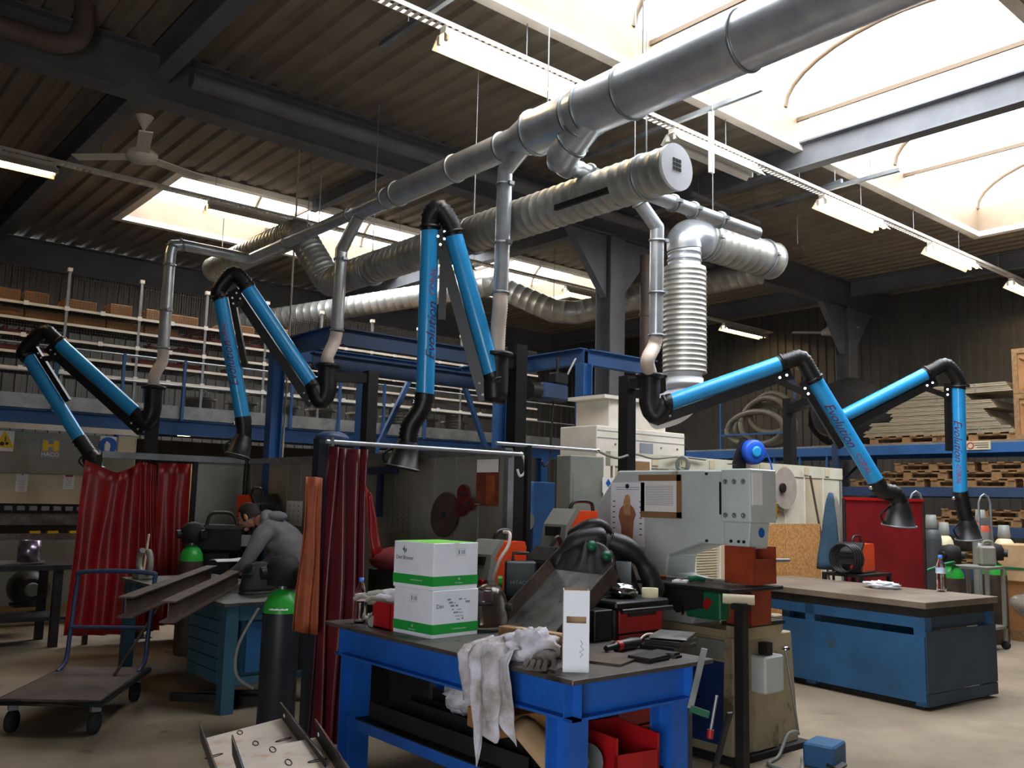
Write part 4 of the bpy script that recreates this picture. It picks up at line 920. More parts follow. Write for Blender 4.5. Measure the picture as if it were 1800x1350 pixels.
for s_ in (1, -1):
    limb(3, [(q(.38, .16*s_, 1.3), .1), (q(.4, .22*s_, 1.26), .09), (q(.44, .26*s_, 1.14), .072), (q(.49, .28*s_, 1.04), .062), (q(.58, .26*s_, .97), .045), (q(.68, .22*s_, .915), .036)])
    hb = limb(len(J)-1, [(q(.72, .215*s_, .9), (.03, .02)), (q(.76, .21*s_, .888), (.035, .018))])
    for k in range(4): limb(hb, [(q(.79, .21*s_+(-.027+.018*k), .882), .0095), (q(.82+.008*(k in (1, 2)), .21*s_+(-.029+.019*k), .872), .0085), (q(.838+.01*(k in (1, 2)), .21*s_+(-.029+.019*k), .862), .0075)])
    limb(hb-1, [(q(.745, .21*s_-.045*s_, .885), .011), (q(.775, .21*s_-.055*s_, .874), .009)])
    limb(0, [(q(-.02, .1*s_, .86), .105), (q(0, .105*s_, .68), .085), (q(.03, .11*s_, .48), .065), (q(.0, .115*s_, .28), .056), (q(-.03, .12*s_, .09), .045), (q(.06, .13*s_, .045), .04), (q(.14, .14*s_, .04), .032)])
def reg(c):
    f = c.dot(fd); l = c.dot(ld)
    if f > .5 and c.z > 1.3: return 'skin'
    if f > .67 and c.z < .95: return 'skin'
    if c.z < .1: return 'black'
    if c.z < .93 and f < .35: return 'trousers'
    return 'hoodie'
bod = skin_body('body', J, E_, pe, reg)
hc_ = q(.64, 0, 1.435)
R3 = Matrix((fd, ld, Z)).transposed(); tilt = Matrix.Rotation(R_(28), 3, ld)
def hv(p): return HP + hc_ + tilt @ (R3 @ V(p))
hd_ = MB()
def headfn(p):
    k = 1.0
    if p.z < -.2 and p.x > 0: k *= 1-.1*(-p.z)
    if p.x < 0 and p.z < -.1: k *= 1-.25*(-p.z)*(-p.x)*2
    return k
tmp = MB(); tmp.blob((0, 0, 0), (.098, .076, .118), 20, 14, headfn)
tmp.blob((.1, 0, -.015), (.02, .014, .024), 8, 6).blob((.088, 0, -.06), (.014, .026, .008), 8, 5).blob((.07, 0, -.1), (.026, .03, .02), 8, 5)
for s_ in (1, -1): tmp.blob((-.005, .078*s_, -.01), (.02, .01, .033), 8, 6).blob((.088, .03*s_, .02), (.012, .016, .009), 8, 5)
tmp.v = [hv(p) for p in tmp.v]; head = tmp.build('head', 'skin', pe)
ey = MB()
for s_ in (1, -1): ey.blob(hv((.093, .03*s_, .016)), (.008, .008, .008), 8, 6)
ey.build('eyes', 'ink', head)
br2 = MB()
for s_ in (1, -1): br2.bar(hv((.092, .015*s_, .038)), hv((.084, .048*s_, .036)), .01, .007)
br2.build('eyebrows', 'hair', head)
hr = MB()
def hairfn(u, v):
    ph = 2*math.pi*u; th = v*math.pi*.62; x_, y_, z_ = math.sin(th)*math.cos(ph), math.sin(th)*math.sin(ph), math.cos(th)
    lim = .3 if x_ > .35 else 1; k = 1.08+.03*noise.noise(V((x_, y_, z_))*5)
    if x_ > .55 and z_ < .55: k = .9
    return hv((x_*.098*k-.008, y_*.076*k, z_*.118*k+.004))
hr.sheet(hairfn, 28, 12).build('hair', 'hair', head)
hoo = MB()
hp_ = [HP+q(.43+.03*math.cos(t), .085*math.sin(t), 1.41+.05*math.cos(t)) for t in [2*math.pi*k/16 for k in range(16)]]
hoo.tube(hp_, .042, 10, True).blob(HP+q(.36, 0, 1.44), (.1, .1, .05), 14, 8); hoo.build('hood', 'hoodie', pe)
MB().tube([HP+fd*(.15*math.cos(t)-.005)+ld*(.155*math.sin(t))+Z*(.95+.035*math.cos(t)*-1) for t in [2*math.pi*k/20 for k in range(20)]], .03, 8, True).build('hem_band', 'hoodie', pe)
# ---- teal table
tt = thing('welding_table', 'teal steel welding table with a drawer block beneath', 'table', (3.3, 7.8, 0))
TX0, TX1, TY0, TY1 = 2.86, 3.72, 6.64, 9.05
MB().bx(TX0-.03, TX1+.03, TY0-.03, TY1+.03, .795, .82).build('top', 'steel', tt)
for x in (TX0, TX1-.1):
    for y in (TY0, TY1-.1): MB().bx(x, x+.1, y, y+.1, 0, .795).build('leg', 'teal', tt)
for a in ((TX0+.1, TX1-.1, TY0+.02, TY0+.08), (TX0+.1, TX1-.1, TY1-.08, TY1-.02), (TX0+.02, TX0+.08, TY0+.1, TY1-.1), (TX1-.08, TX1-.02, TY0+.1, TY1-.1)): MB().bx(*a, .68, .795).build('apron', 'teal', tt)
dbk = MB().bx(TX0+.02, TX0+.5, TY0+.12, TY0+.75, .2, .68).build('drawer_block', 'teal', tt)
for k in range(5): MB().bx(TX0+.005, TX0+.02, TY0+.14, TY0+.73, .21+.094*k, .295+.094*k).build('drawer_front', 'teal', dbk)
bb = MB().bx(TX0+.2, TX0+.62, TY0+.06, TY0+.11, .28, .66).build('front_box', 'bench_blue', tt)
MB().bx(TX0+.1, TX1-.1, TY0+.03, TY0+.09, .2, .25).build('lower_rail', 'teal', tt)
for k, (a, b) in enumerate(((V((1.97, 6.18, 0)), V((3.45, 8.42, 0))), (V((2.12, 5.82, 0)), V((3.5, 7.92, 0))))):
    r = thing('steel_beam_offcut', ['rusty steel beam lying across the teal table beside the paper', 'rusty steel beam on the teal table beside the welding mask'][k], 'steel beam', (a+b)/2+Z*.82)
    MB().ibeam(a+Z*.89, b+Z*.89, .138, .1, .01, .007).build('profile', 'rust_steel', r)
pq = at(400, 985, z=.97); one('paper_sheet', MB().sheet(lambda u, v: (pq.x-.15+.3*u, pq.y-.1+.2*v, .965+.03*max(0, u-.7)+.02*math.sin(v*3)), 8, 4), 'paper', 'folded white paper lying on the steel beam', 'paper', thick=.002)
def mask(c, yaw, label, m, visor, s=1):
    r = thing('welding_mask', label, 'welding mask', c); c = V(c); Rz = Matrix.Rotation(yaw, 3, 'Z')
    T = lambda x, y, z: c + Rz @ (V((x, y, z))*s)
    def sh(u, v):
        a = -2.0+4.0*u; th = .02+v*1.5; zz_ = .255*math.cos(th*.97)+.005
        rx = .17*math.sin(th)**.75; ry = .118*math.sin(th)**.7
        x_ = rx*math.cos(a); y_ = ry*math.sin(a)
        if math.cos(a) > .3: x_ += .035*(v**2)*(math.cos(a)-.3)
        return T(x_, y_, max(.004, zz_))
    MB().sheet(sh, 30, 16).build('shell', m, r, thick=.006)
    def vs(u, v):
        a = -.62+1.24*u; th = .93-.45*(1-v)+.0; k = 1.03
        return T((.17*math.sin(th)**.75*math.cos(a)+.02)*k, .118*math.sin(th)**.7*math.sin(a)*k, .255*math.cos(th)+.012)
    MB().sheet(vs, 12, 5).build('visor', visor, r, thick=.01)
    def fr_(u): 
        return vs(min(1, max(0, u*4)) if u < .25 else 1 if u < .5 else 1-(u-.5)*4 if u < .75 else 0, 0 if u < .25 else (u-.25)*4 if u < .5 else 1 if u < .75 else 1-(u-.75)*4)
    MB().tube([fr_(k/32) for k in range(32)], .008*s, 6, True).build('visor_frame', 'rubber', r)
    MB().tube([T(.19*math.cos(a) if abs(a) < 1.4 else .17*math.cos(a), .12*math.sin(a), .012) for a in [-2.0+4.0*k/24 for k in range(25)]], .009*s, 6).build('lower_rim', 'rubber', r)
    for s_ in (-1, 1): MB().lathe([(.025, 0), (.02, .02)], T(-.02, .118*s_, .13), Rz @ V((0, s_, 0)), 14).build('side_knob', 'rubber', r)
    MB().tube([T(-.05+.1*math.cos(t), .1*math.sin(t), .1) for t in [1.4+.34*k for k in range(11)]], .012*s, 6).build('headband', 'rubber', r)
    return r
hq_ = at(425, 1040, z=.83); mask((3.36, 7.17, .82), R_(200), 'black welding mask standing on the teal table', 'black_matt', 'black')
gq = at(470, 1030, z=.83)
def glove(p, yaw, label, m='grey_paint', sc=1.0, g=None):
    r = thing('work_glove', label, 'glove', p, g); p = V(p); Rz = Matrix.Rotation(yaw, 3, 'Z'); T = lambda a: p + Rz @ (V(a)*sc)
    MB().tube([T((-.12, 0, .03)), T((-.04, 0, .035)), T((.04, 0, .035)), T((.09, 0, .03))], [.04*sc, .034*sc, .042*sc, .036*sc], 10).build('palm', m, r)
    for k in range(4): MB().tube([T((.07, -.035+.023*k, .03)), T((.12, -.042+.027*k, .045)), T((.16, -.045+.029*k, .025))], .012*sc, 7).build('finger', m, r)
    MB().tube([T((.01, .035, .03)), T((.06, .065, .04)), T((.09, .07, .025))], .013*sc, 7).build('thumb', m, r); return r
glove((gq.x, gq.y, .822), 2.2, 'grey work glove beside the black welding mask', 'grey_paint', 1.1); glove((gq.x-.1, gq.y+.12, .822), 1.2, 'brown work glove behind the black welding mask', 'leather', 1.0)
vq = at(212, 1003, z=.84); vs_ = thing('bench_vise', 'grey curved jaw vise at the far end of the teal table', 'vise', (2.97, 8.85, .82)); vc = V((2.97, 8.85, .82))
MB().box(vc+V((0, 0, .03)), (.16, .2, .06), None, .01).build('base', 'machine_grey', vs_)
for s_ in (-1, 1): MB().tube(spline([vc+V((.0, .06*s_, .04)), vc+V((-.06*0, .15*s_, .1)), vc+V((0, .15*s_, .2)), vc+V((0, .08*s_, .26))], 5), .03, 10).build('jaw', 'machine_grey', vs_)
MB().cyl(vc+V((0, .02, .06)), vc+V((.02, .0, .42)), .012, n=8).build('handle', 'beige', vs_)
# ---- platform cart
ct = thing('platform_cart', 'brown platform cart with a blue tube handle', 'cart', (2.0, 7.25, 0))
A0, A1, B1, B0 = V((1.42, 6.93, 0)), V((1.96, 6.5, 0)), V((2.62, 7.52, 0)), V((2.08, 7.9, 0))
dk = [A0, A1, B1, B0]; MB().prism([(p.x, p.y) for p in dk], (0, 0, .2), X, Y, (0, 0, .045)).build('deck', 'rust_steel', ct, bevel=.012)
MB().tube([p+Z*.222 for p in dk], .022, 8, True).build('bumper', 'black_matt', ct)
for p in (A0.lerp(B1, .1), A1.lerp(B0, .1), B1.lerp(A0, .1), B0.lerp(A1, .1)):
    c_ = MB().lathe([(.02, -.022), (.07, -.022), (.075, 0), (.07, .022), (.02, .022)], (p.x, p.y, .075), (A1-A0), 16).build('caster_wheel', 'rubber', ct); MB().bx(p.x-.03, p.x+.03, p.y-.03, p.y+.03, .15, .2).build('fork', 'zinc', c_)
hd0_, hd1_ = B0.lerp(B1, .04), B0.lerp(B1, .96); up_ = V((.04, .06, 0))
MB().tube(spline([hd0_-up_*3+Z*.24, hd0_-up_*.6+Z*.3, hd0_+Z*.5, hd0_+up_+Z*.9, hd0_.lerp(hd1_, .08)+up_+Z*.98, hd0_.lerp(hd1_, .92)+up_+Z*.98, hd1_+up_+Z*.9, hd1_+Z*.5, hd1_-up_*.6+Z*.3, hd1_-up_*3+Z*.24], 5), .018, 10).build('handle', 'blue_dark', ct)
MB().cyl(hd0_+Z*.55, hd1_+Z*.55, .014, n=10).build('crossbar', 'blue_dark', ct)
one('steel_bar', MB().cyl(A0.lerp(B1, .62)+V((.12, 0, .25)), (2.83, 7.75, .83), .012, n=8), 'rust_steel', 'thin rusty rod leaning from the cart to the table', 'rod')
for k, (a, b) in enumerate((((2.95, 7.3, 0), (3.5, 6.95, 0)), ((2.75, 7.35, 0), (3.3, 6.8, 0)))): one('angle_bar', MB().bar(V(a)+Z*.03, V(b)+Z*.03, .05, .06), 'dark_steel', ['dark steel bar on the floor under the teal table, inner', 'dark steel bar on the floor under the teal table, outer'][k], 'steel bar')
# ---- gas cylinders
def cylinder(loc, h, r, label, body, shoulder, guard='cyl_grey', reg_=False, group=None, sh=.14):
    o = thing('gas_cylinder', label, 'gas cylinder', loc, group); x, y, z = loc
    MB().lathe([(r*.9, 0), (r, .03), (r, h-sh)], loc, Z, 22).build('body', body, o)
    MB().lathe([(r, h-sh), (r*.93, h-sh*.6), (r*.7, h-sh*.25), (r*.35, h)], loc, Z, 22).build('shoulder', shoulder, o)
    MB().cyl((x, y, z+h-.01), (x, y, z+h+.08), .03).build('valve', 'zinc', o)
    if guard:
        MB().lathe([(r*.55, 0), (r*.62, .02), (r*.5, .17), (r*.42, .17), (r*.45, .02)], (x, y, z+h-.01), Z, 16).build('guard', guard, o)
    if reg_:
        MB().lathe([(.02, 0), (.11, .01), (.12, .14), (.09, .2), (.02, .22)], (x, y, z+h+.02), Z, 18).build('valve_cap', 'black_matt', o)
        for s_ in (-1, 1): MB().lathe([(.045, 0), (.045, .05)], V((x, y, z+h+.12))+CR*(.1*s_)-CF*.04, CR*s_-CF*.6, 14).build('gauge', 'dark_steel', o)
    return o
cp_ = at(492, 1262, z=0); cl = V((2.98, 5.98, 0))
o = cylinder((cl.x, cl.y, 0), .98, .13, 'dark gas cylinder with bright green shoulder beside the leather apron', mat('cyl_navy', '#2a2d33', '#212429', 4, .45), 'green_cyl', None, True, sh=.16)
MB().sheet(lambda u, v: cl+V((.128*math.cos(3.5+1.1*u)*(1-.1*v), .128*math.sin(3.5+1.1*u)*(1-.1*v), .845+.035*v)), 8, 2).build('label_sticker', 'paper', o)
one('gas_hose', MB().tube(spline([cl+V((-.15, .05, .85)), cl+V((-.26, .1, .6)), cl+V((-.26, .1, .4)), cl+V((-.14, .08, .3))], 6), .012, 7), 'machine_grey', 'thin grey hose looping beside the dark gas cylinder', 'hose')
c2_ = at(370, 980, d=8.9); cylinder((c2_.x, c2_.y+.5, 0), 1.1, .12, 'green topped gas cylinder behind the teal table by the curtain', 'rust_steel', 'green_cyl', None, True, sh=.16)
def welder(c, yaw, label, sz=(.5, .24, .42), front='black', m='orange', name='welding_machine', txt_=None):
    r = thing(name, label, 'welding machine', c); a, b, h = sz; M = Matrix.Translation(V(c)) @ Matrix.Rotation(yaw, 4, 'Z')
    pr = [(-a/2, .02), (a/2-.06, .02), (a/2-.02, .1), (a/2-.06, h*.72), (a/2-.14, h-.01), (-a/2+.02, h-.01), (-a/2, h-.05)]
    mb = MB(M); mb.prism(pr, (0, -b/2, 0), X, Z, (0, b, 0)); mb.build('body', m, r)
    mb = MB(M); mb.prism([(a/2-.075, .015), (a/2-.035, .015), (a/2+.01, .1), (a/2-.03, h*.74), (a/2-.12, h+.005), (a/2-.17, h+.005), (a/2-.075, h*.72)], (0, -b/2-.008, 0), X, Z, (0, b+.016, 0)); mb.build('front_bezel', front, r)
    mb = MB(M); mb.tube(spline([(-a/2+.05, 0, h-.01), (-a/2+.08, 0, h+.06), (a/2-.22, 0, h+.06), (a/2-.17, 0, h-.01)], 5), .016, 8); mb.build('handle', 'black', r)
    mb = MB(M); mb.box((a/2-.01, 0, h*.62), (.03, b*.6, h*.16)); mb.build('control_panel', 'dark_steel', r)
    for s_ in (-1, 1): mb = MB(M); mb.lathe([(.025, 0), (.02, .03)], (a/2-.0, .06*s_, h*.22), X, 12); mb.build('socket', 'red' if s_ > 0 else 'ink', r)
    for s_ in (-1, 1): mb = MB(M); mb.bx(-a/2+.03, a/2-.08, s_*b/2-.02 if s_ < 0 else b/2, -b/2 if s_ < 0 else b/2+.02, 0, .02); mb.build('foot', 'black', r)
    if txt_: 
        mb = MB(M); mb.lathe([(.04, 0), (.04, .002)], (.02, -b/2, h*.5), -Y, 18); mb.build('badge', 'black', r)
        mb = MB(M); mb.bx(-a*.2, a*.12, -b/2-.002, -b/2, h*.8, h*.88); mb.build('label', 'paper', r)
    return r
def trolley(name, label, x0, x1, y0, y1, h, m, shelf=True, cat='trolley'):
    r = thing(name, label, cat, ((x0+x1)/2, (y0+y1)/2, 0))
    MB().bx(x0, x1, y0, y1, h-.03, h).build('top', m, r)
    for x in (x0, x1-.04):
        for y in (y0, y1-.04):
            MB().bx(x, x+.04, y, y+.04, .1, h-.03).build('leg', m, r); MB().lathe([(.02, -.015), (.05, -.015), (.05, .015), (.02, .015)], (x+.02, y+.02, .05), X, 14).build('caster_wheel', 'rubber', r)
    if shelf: MB().bx(x0, x1, y0, y1, .25, .28).build('shelf', m, r)
    return r
trolley('welder_trolley', 'dark trolley holding the orange welder behind the person', 4.2, 4.58, 9.2, 9.8, 1.28, 'dark_steel')
welder((4.39, 9.5, 1.28), R_(-90), 'orange welding machine behind the person against the partition', (.5, .3, .36))
# dark equipment by the curtain: bag + wire feeder
bq = at(380, 935, d=9.75); wf = thing('wire_feeder', 'black wire feeder case on a stand behind the teal table', 'machine', (bq.x, bq.y, 0))
MB().box((bq.x, bq.y, 1.15), (.62, .34, .3), (0, 0, R_(-40)), .04).build('case', 'black_matt', wf); MB().box((bq.x, bq.y, .5), (.4, .3, 1.0), (0, 0, R_(-40))).build('stand', 'black_matt', wf)
MB().tube(spline([V((bq.x-.15, bq.y-.1, 1.3)), V((bq.x-.1, bq.y-.1, 1.42)), V((bq.x+.1, bq.y-.15, 1.42)), V((bq.x+.15, bq.y-.2, 1.3))], 5), .018, 8).build('handle', 'dark_steel', wf); MB().box((bq.x+.22, bq.y-.3, 1.14), (.12, .03, .12), (0, 0, R_(-40))).build('gauge_block', 'zinc', wf)
lq = at(435, 905, x=4.55); one('support_pole', MB().cyl((4.5, lq.y, 0), (4.5, lq.y, 2.05), .02, n=8), 'black', 'slim black pole standing by the partition corner', 'pole')
wp = at(512, 905, x=PXc-.012); r, a, b = yz_plate('hole_panel', 505, 880, 530, 925, PXc-.012, 'paper', 'white sheet with dark marks on the partition behind the person', 'sheet')
dm = MB()
for i in range(3):
    for j in range(4): dm.box((PXc-.018, a.y+(b.y-a.y)*(.2+.3*i), a.z+(b.z-a.z)*(.2+.2*j)), (.003, .02, .02))
dm.build('print_marks', 'ink_grey', r)
# ================================================================== clutter bench behind the blue table
mbn = thing('back_bench', 'dark steel bench crowded with welders and tools', 'bench', (4.2, 4.5, 0)); QX0, QX1, QY0, QY1, QZ = 3.92, 4.56, 4.02, 5.12, 1.0
MB().bx(QX0, QX1, QY0, QY1, QZ-.04, QZ).build('top', 'dark_steel', mbn); MB().bx(QX0, QX1, QY0, QY1, .3, .33).build('shelf', 'dark_steel', mbn)
for x in (QX0, QX1-.06):
    for y in (QY0, QY1-.06):
        MB().bx(x, x+.06, y, y+.06, .12, QZ-.04).build('leg', 'dark_steel', mbn); MB().lathe([(.02, -.02), (.06, -.02), (.06, .02), (.02, .02)], (x+.03, y+.03, .06), X, 16).build('caster_wheel', 'rubber', mbn)
wa = at(812, 990, d=6.4); welder((4.12, 4.98, QZ), R_(190), 'orange welding machine behind the green and white cartons', (.42, .2, .36), 'machine_grey')
welder((4.38, 4.7, QZ), R_(185), 'small orange welding machine beside the black tool case', (.34, .18, .32), 'dark_steel')
trolley('welder_trolley', 'tall dark trolley under the large orange welding machine', 4.88, 5.42, 5.08, 5.42, 1.12, 'dark_steel')
welder((5.16, 5.25, 1.12), R_(172), 'large orange welding machine with black front and badge', (.46, .3, .46), 'machine_grey', txt_=True)
hit = at(907, 1033, z=QZ); tc_ = thing('tool_case', 'black upright tool case on the back bench', 'case', (hit.x, hit.y, QZ)); t0 = V((4.03, 4.62, QZ))
ORIG[tc_.name] = t0; tc_.location = t0
tcM = Matrix.Translation(t0) @ Matrix.Rotation(R_(-38), 4, 'Z'); mb = MB(tcM); mb.box((0, 0, .12), (.21, .12, .24), None, .012); mb.build('shell', mat('case_teal', '#1c2a2c', '#17211f', 4, .45), tc_)
mb = MB(tcM); mb.tube([(-.05, 0, .24), (-.05, 0, .29), (.05, 0, .29), (.05, 0, .24)], .012, 8); mb.build('handle', 'black', tc_)
txt('HITACHI', .035, 'ink_grey', tc_, lambda u, v: tcM @ V((u, -.0615, .1+v)))
mb = MB(tcM); mb.lathe([(.04, 0), (.04, .03)], (-.12, -.02, .1), -X, 14); mb.build('green_knob', 'green_cyl', tc_)
cyl5 = V((3.99, 5.23, 0)); cylinder((cyl5.x-.12, cyl5.y+.02, 0), .95, .09, 'small green shouldered gas cylinder behind the welding helmet', 'cyl_grey', 'green_cyl', None, True, sh=.14)
hq2 = at(900, 1000, z=1.2); one('gas_hose', MB().tube(spline([at(866, 1020, d=5.9), at(878, 985, d=5.9), at(893, 960, d=5.95), at(896, 938, d=6.0), at(886, 935, d=6.1)], 6), .012, 7), 'plastic_hose', 'pale hose curving up over the small orange welder', 'hose')
rd = thing('red_bag', 'dark red cloth bag heaped behind the cartons', 'bag', (4.2, 5.3, 0)); rq = at(730, 955, d=6.9)
MB().blob((rq.x, rq.y, 1.17), (.38, .22, .11), 16, 10, lambda p: 1+.2*noise.noise(p*3)).build('cloth', mat('red_cloth', '#8e1c22', '#5c1519', 4, .8), rd); MB().box((rq.x, rq.y, .55), (.6, .35, 1.1)).build('crate', 'dark_steel', rd)
fm = thing('fibre_disc', 'large brown fibre disc leaning on the partition', 'disc', at(782, 920, x=4.55)); fp = at(782, 905, x=4.56); MB().lathe([(.19, 0), (.19, .012)], fp, (-1, 0, .1), 28).build('disc', mat('brown_disc', '#4a3630', '#3d2c28', 5, .8), fm); MB().lathe([(.03, 0), (.03, .016)], fp+V((-.002, 0, 0)), (-1, 0, .1), 12).build('hub', 'ink', fm)
for k, (px, py, rr_) in enumerate(((816, 868, .075), (812, 890, .085), (826, 886, .06))):
    p = at(px, py, x=4.59-.03*k); r = thing('brush_disc', ['upper maroon', 'lower maroon', 'smallest maroon'][k]+' abrasive disc hanging on the partition', 'disc', p)
    MB().lathe([(rr_, 0), (rr_, .02)], p, -X, 20).build('disc', 'maroon_curtain', r); MB().lathe([(.02, 0), (.02, .025)], p, -X, 10).build('hub', 'ink', r); MB().cyl(p, (PXc, p.y, p.z), .008, n=6).build('peg', 'zinc', r)
sc_ = at(930, 1030, z=1.0); r = thing('spray_can', 'small white and red spray can on the back bench', 'can', (4.12, 4.42, QZ)); MB().lathe([(.028, 0), (.03, .01), (.03, .12), (.02, .14)], (4.12, 4.42, QZ), Z, 14).build('can', 'paper', r); MB().lathe([(.031, .02), (.031, .07)], (4.12, 4.42, QZ), Z, 14).build('band', 'red', r); MB().lathe([(.015, .14), (.012, .175)], (4.12, 4.42, QZ), Z, 10).build('nozzle', 'paper', r)
# black jacket with goggles heaped on the bench end
jk = thing('black_jacket', 'black leather jacket heaped over the bench beside the press', 'jacket', (4.14, 4.15, QZ))
mat('leather_black', '#191718', '#242122', 6, .5, bump=.15, bsc=25)
def jacket_fn(u, v):
    a = 2*math.pi*u; rr_ = .36*v**.85; x_ = rr_*math.cos(a)*1.0; y_ = rr_*math.sin(a)*.8
    n1 = noise.noise(V((math.cos(a)*1.7, math.sin(a)*1.7, v*2.2))); rdg = abs(noise.noise(V((math.cos(a)*2.6+3, math.sin(a)*2.6, v*1.5))))
    h = .46*(1-v**1.6)+.13*n1*(v*(1.15-v)*3)-.2*rdg*v*(1.1-v)*2.2
    return V((4.17+x_+.06*n1, 4.08+y_+.05*n1, max(QZ+.004, QZ+.03+h)))
MB().sheet(jacket_fn, 64, 26).build('body', 'leather_black', jk, thick=.008)
def sleeve(p, m=12): 
    pts = spline(p, 7); rs = [.062+.008*math.sin(k*.45)+.008*noise.noise(V((k*.35, 1, 2))) for k in range(len(pts))]; rs[-1] = .05
    MB().tube(pts, rs, m).build('sleeve', 'leather_black', jk)
sleeve([(4.02, 4.3, QZ+.1), (4.0, 4.22, QZ+.26), (4.06, 4.1, QZ+.4), (4.2, 4.0, QZ+.42)]); sleeve([(4.25, 4.0, QZ+.4), (4.36, 3.9, QZ+.33), (4.46, 3.86, QZ+.2), (4.5, 3.84, QZ+.05)])
MB().tube(spline([(4.08, 4.2, QZ+.42), (4.16, 4.06, QZ+.5), (4.28, 4.04, QZ+.45)], 6), [.03, .04, .045, .045, .045, .045, .045, .045, .045, .045, .04, .035, .03], 10).build('collar', 'leather_black', jk)
rs_ = thing('respirator', 'green filter respirator lying on the black jacket', 'respirator', (4.1, 3.96, QZ+.3)); rq = V((4.08, 4.0, QZ+.37)); rq2 = V((4.13, 3.92, QZ+.31))
for p in (rq, rq2): MB().lathe([(.0, -.02), (.03, -.015), (.034, .01), (.026, .03), (.001, .032)], p, (-.5, -.6, .4), 16).build('filter', mat('dark_green', '#1c6b44', '#175839', 5, .4), rs_)
MB().tube(spline([rq, rq.lerp(rq2, .3)+V((0, 0, .04)), rq2+V((0, 0, .05)), rq2+V((.02, -.03, -.03)), rq2+V((-.03, .0, -.06))], 5), .005, 6).build('strap', 'machine_grey', rs_); MB().blob(rq.lerp(rq2, .5)+V((.02, .03, -.02)), (.05, .05, .04), 12, 8).build('mask_body', 'black_matt', rs_)
# ---- red tool cabinet
rc = thing('tool_cabinet', 'red and grey tool cabinet between the blue table and press', 'tool cabinet', (4.3, 3.1, 0)); RX_0, RX_1, RY_0, RY_1 = 3.86, 4.3, 3.6, 3.98; ORIG[rc.name] = V((4.08, 3.8, 0)); rc.location = ORIG[rc.name]
MB().bx(RX_0, RX_1, RY_0, RY_1, .12, 1.04, .01).build('carcass', 'dark_steel', rc); MB().bx(RX_0-.015, RX_1+.015, RY_0-.03, RY_1+.02, 1.04, 1.08, .01).build('top_tray', 'black', rc)
z = .14
for k, h in enumerate((.24, .2, .16, .16, .14)):
    d_ = MB().bx(RX_0+.03, RX_1-.03, RY_0-.014, RY_0, z, z+h-.012, .003).build('drawer', 'red', rc); MB().bx(RX_0+.1, RX_1-.1, RY_0-.024, RY_0-.014, z+h-.05, z+h-.03).build('handle', 'dark_steel', d_); z += h
MB().cyl((RX_0, RY_0-.06, 1.03), (RX_1, RY_0-.06, 1.03), .014, n=10).build('push_bar', 'black', rc)
for x in (RX_0+.05, RX_1-.05):
    for y in (RY_0+.05, RY_1-.05): MB().lathe([(.02, -.02), (.06, -.02), (.06, .02), (.02, .02)], (x, y, .06), X, 14).build('caster_wheel', 'rubber', rc)
r = thing('tape_roll', 'cream roll of tape standing on the tool cabinet', 'tape', (4.24, 3.66, 1.08)); MB().lathe([(.05, 0), (.05, .055), (.03, .055), (.03, 0)], (4.24, 3.66, 1.08), Z, 20).build('roll', 'cyl_cream', r)
r = thing('pipe_piece', 'dark grey plastic pipe piece upright on the tool cabinet', 'pipe', (4.22, 3.86, 1.08)); MB().lathe([(.05, 0), (.05, .2), (.044, .2), (.044, .02)], (4.22, 3.86, 1.08), Z, 20).build('pipe', 'cyl_grey', r)
fo = MB().blob((4.06, 3.72, 1.12), (.09, .08, .045), 18, 12, lambda p: 1+.5*noise.noise(p*5)); one('foil_bundle', fo, 'chrome', 'crumpled shiny foil bundle on the tool cabinet', 'foil')

r, a, b = yz_plate('pegboard', 676, 888, 715, 940, PXc-.012, 'panel_grey', 'pale perforated panel leaning on the partition behind the curtain', 'panel')
dm = MB()
for i in range(4):
    for j in range(5): dm.box((PXc-.0165, a.y+(b.y-a.y)*(.15+.23*i), a.z+(b.z-a.z)*(.1+.2*j)), (.002, .012, .012))
dm.build('holes', 'ink', r, kind='stuff'); r2_, a, b = yz_plate('blue_shelf', 652, 822, 700, 834, PXc-.01, 'blue_dark', 'small blue bracket shelf on the partition behind the curtain', 'shelf', None, .06); MB().box((PXc-.05, (a.y+b.y)/2, b.z-.2), (.06, .03, .4)).build('bracket', 'blue_dark', r2_)
hk = at(915, 800, y=5.28); one('curtain_hook', MB().tube(spline([(hk.x, 5.28, 2.015), (hk.x+.04, 5.28, 1.96), (hk.x+.05, 5.28, 1.87), (hk.x, 5.28, 1.83), (hk.x-.03, 5.28, 1.88)], 6), .01, 7), 'paper', 'white hook hanging from the long curtain rod', 'hook')
# ================================================================== C-frame punching press
pr = thing('punching_press', 'large pale C-frame punching press with orange die guard', 'press', (5.35, 4.2, 0))
fx0, fx1 = 5.05, 5.38
prof = [(4.9, .8), (4.9, 1.62), (4.68, 1.885), (3.68, 1.885), (3.68, 1.42), (3.92, 1.375), (4.19, 1.28), (4.21, 1.14), (3.9, 1.1), (3.64, 1.1), (3.64, .98), (3.95, .88), (4.0, .8)]
MB().prism(prof, (fx0, 0, 0), Y, Z, (fx1-fx0, 0, 0)).build('c_frame', 'press_white', pr, bevel=.01)
MB().bx(fx0-.012, fx0, 3.66, 3.86, 1.38, 1.875, .004).build('cover_plate', 'press_white', pr)
MB().bx(fx0-.016, fx0-.012, 3.72, 3.735, 1.58, 1.8).build('slot', 'black', pr)
for y in (3.68, 3.84):
    for z in (1.4, 1.855): MB().cyl((fx0-.012, y, z), (fx0-.022, y, z), .01, n=8).build('bolt', 'dark_steel', pr)
MB().bx(4.95, 5.25, 3.43, 3.66, 1.535, 1.885, .008).build('head_block', 'press_white', pr)
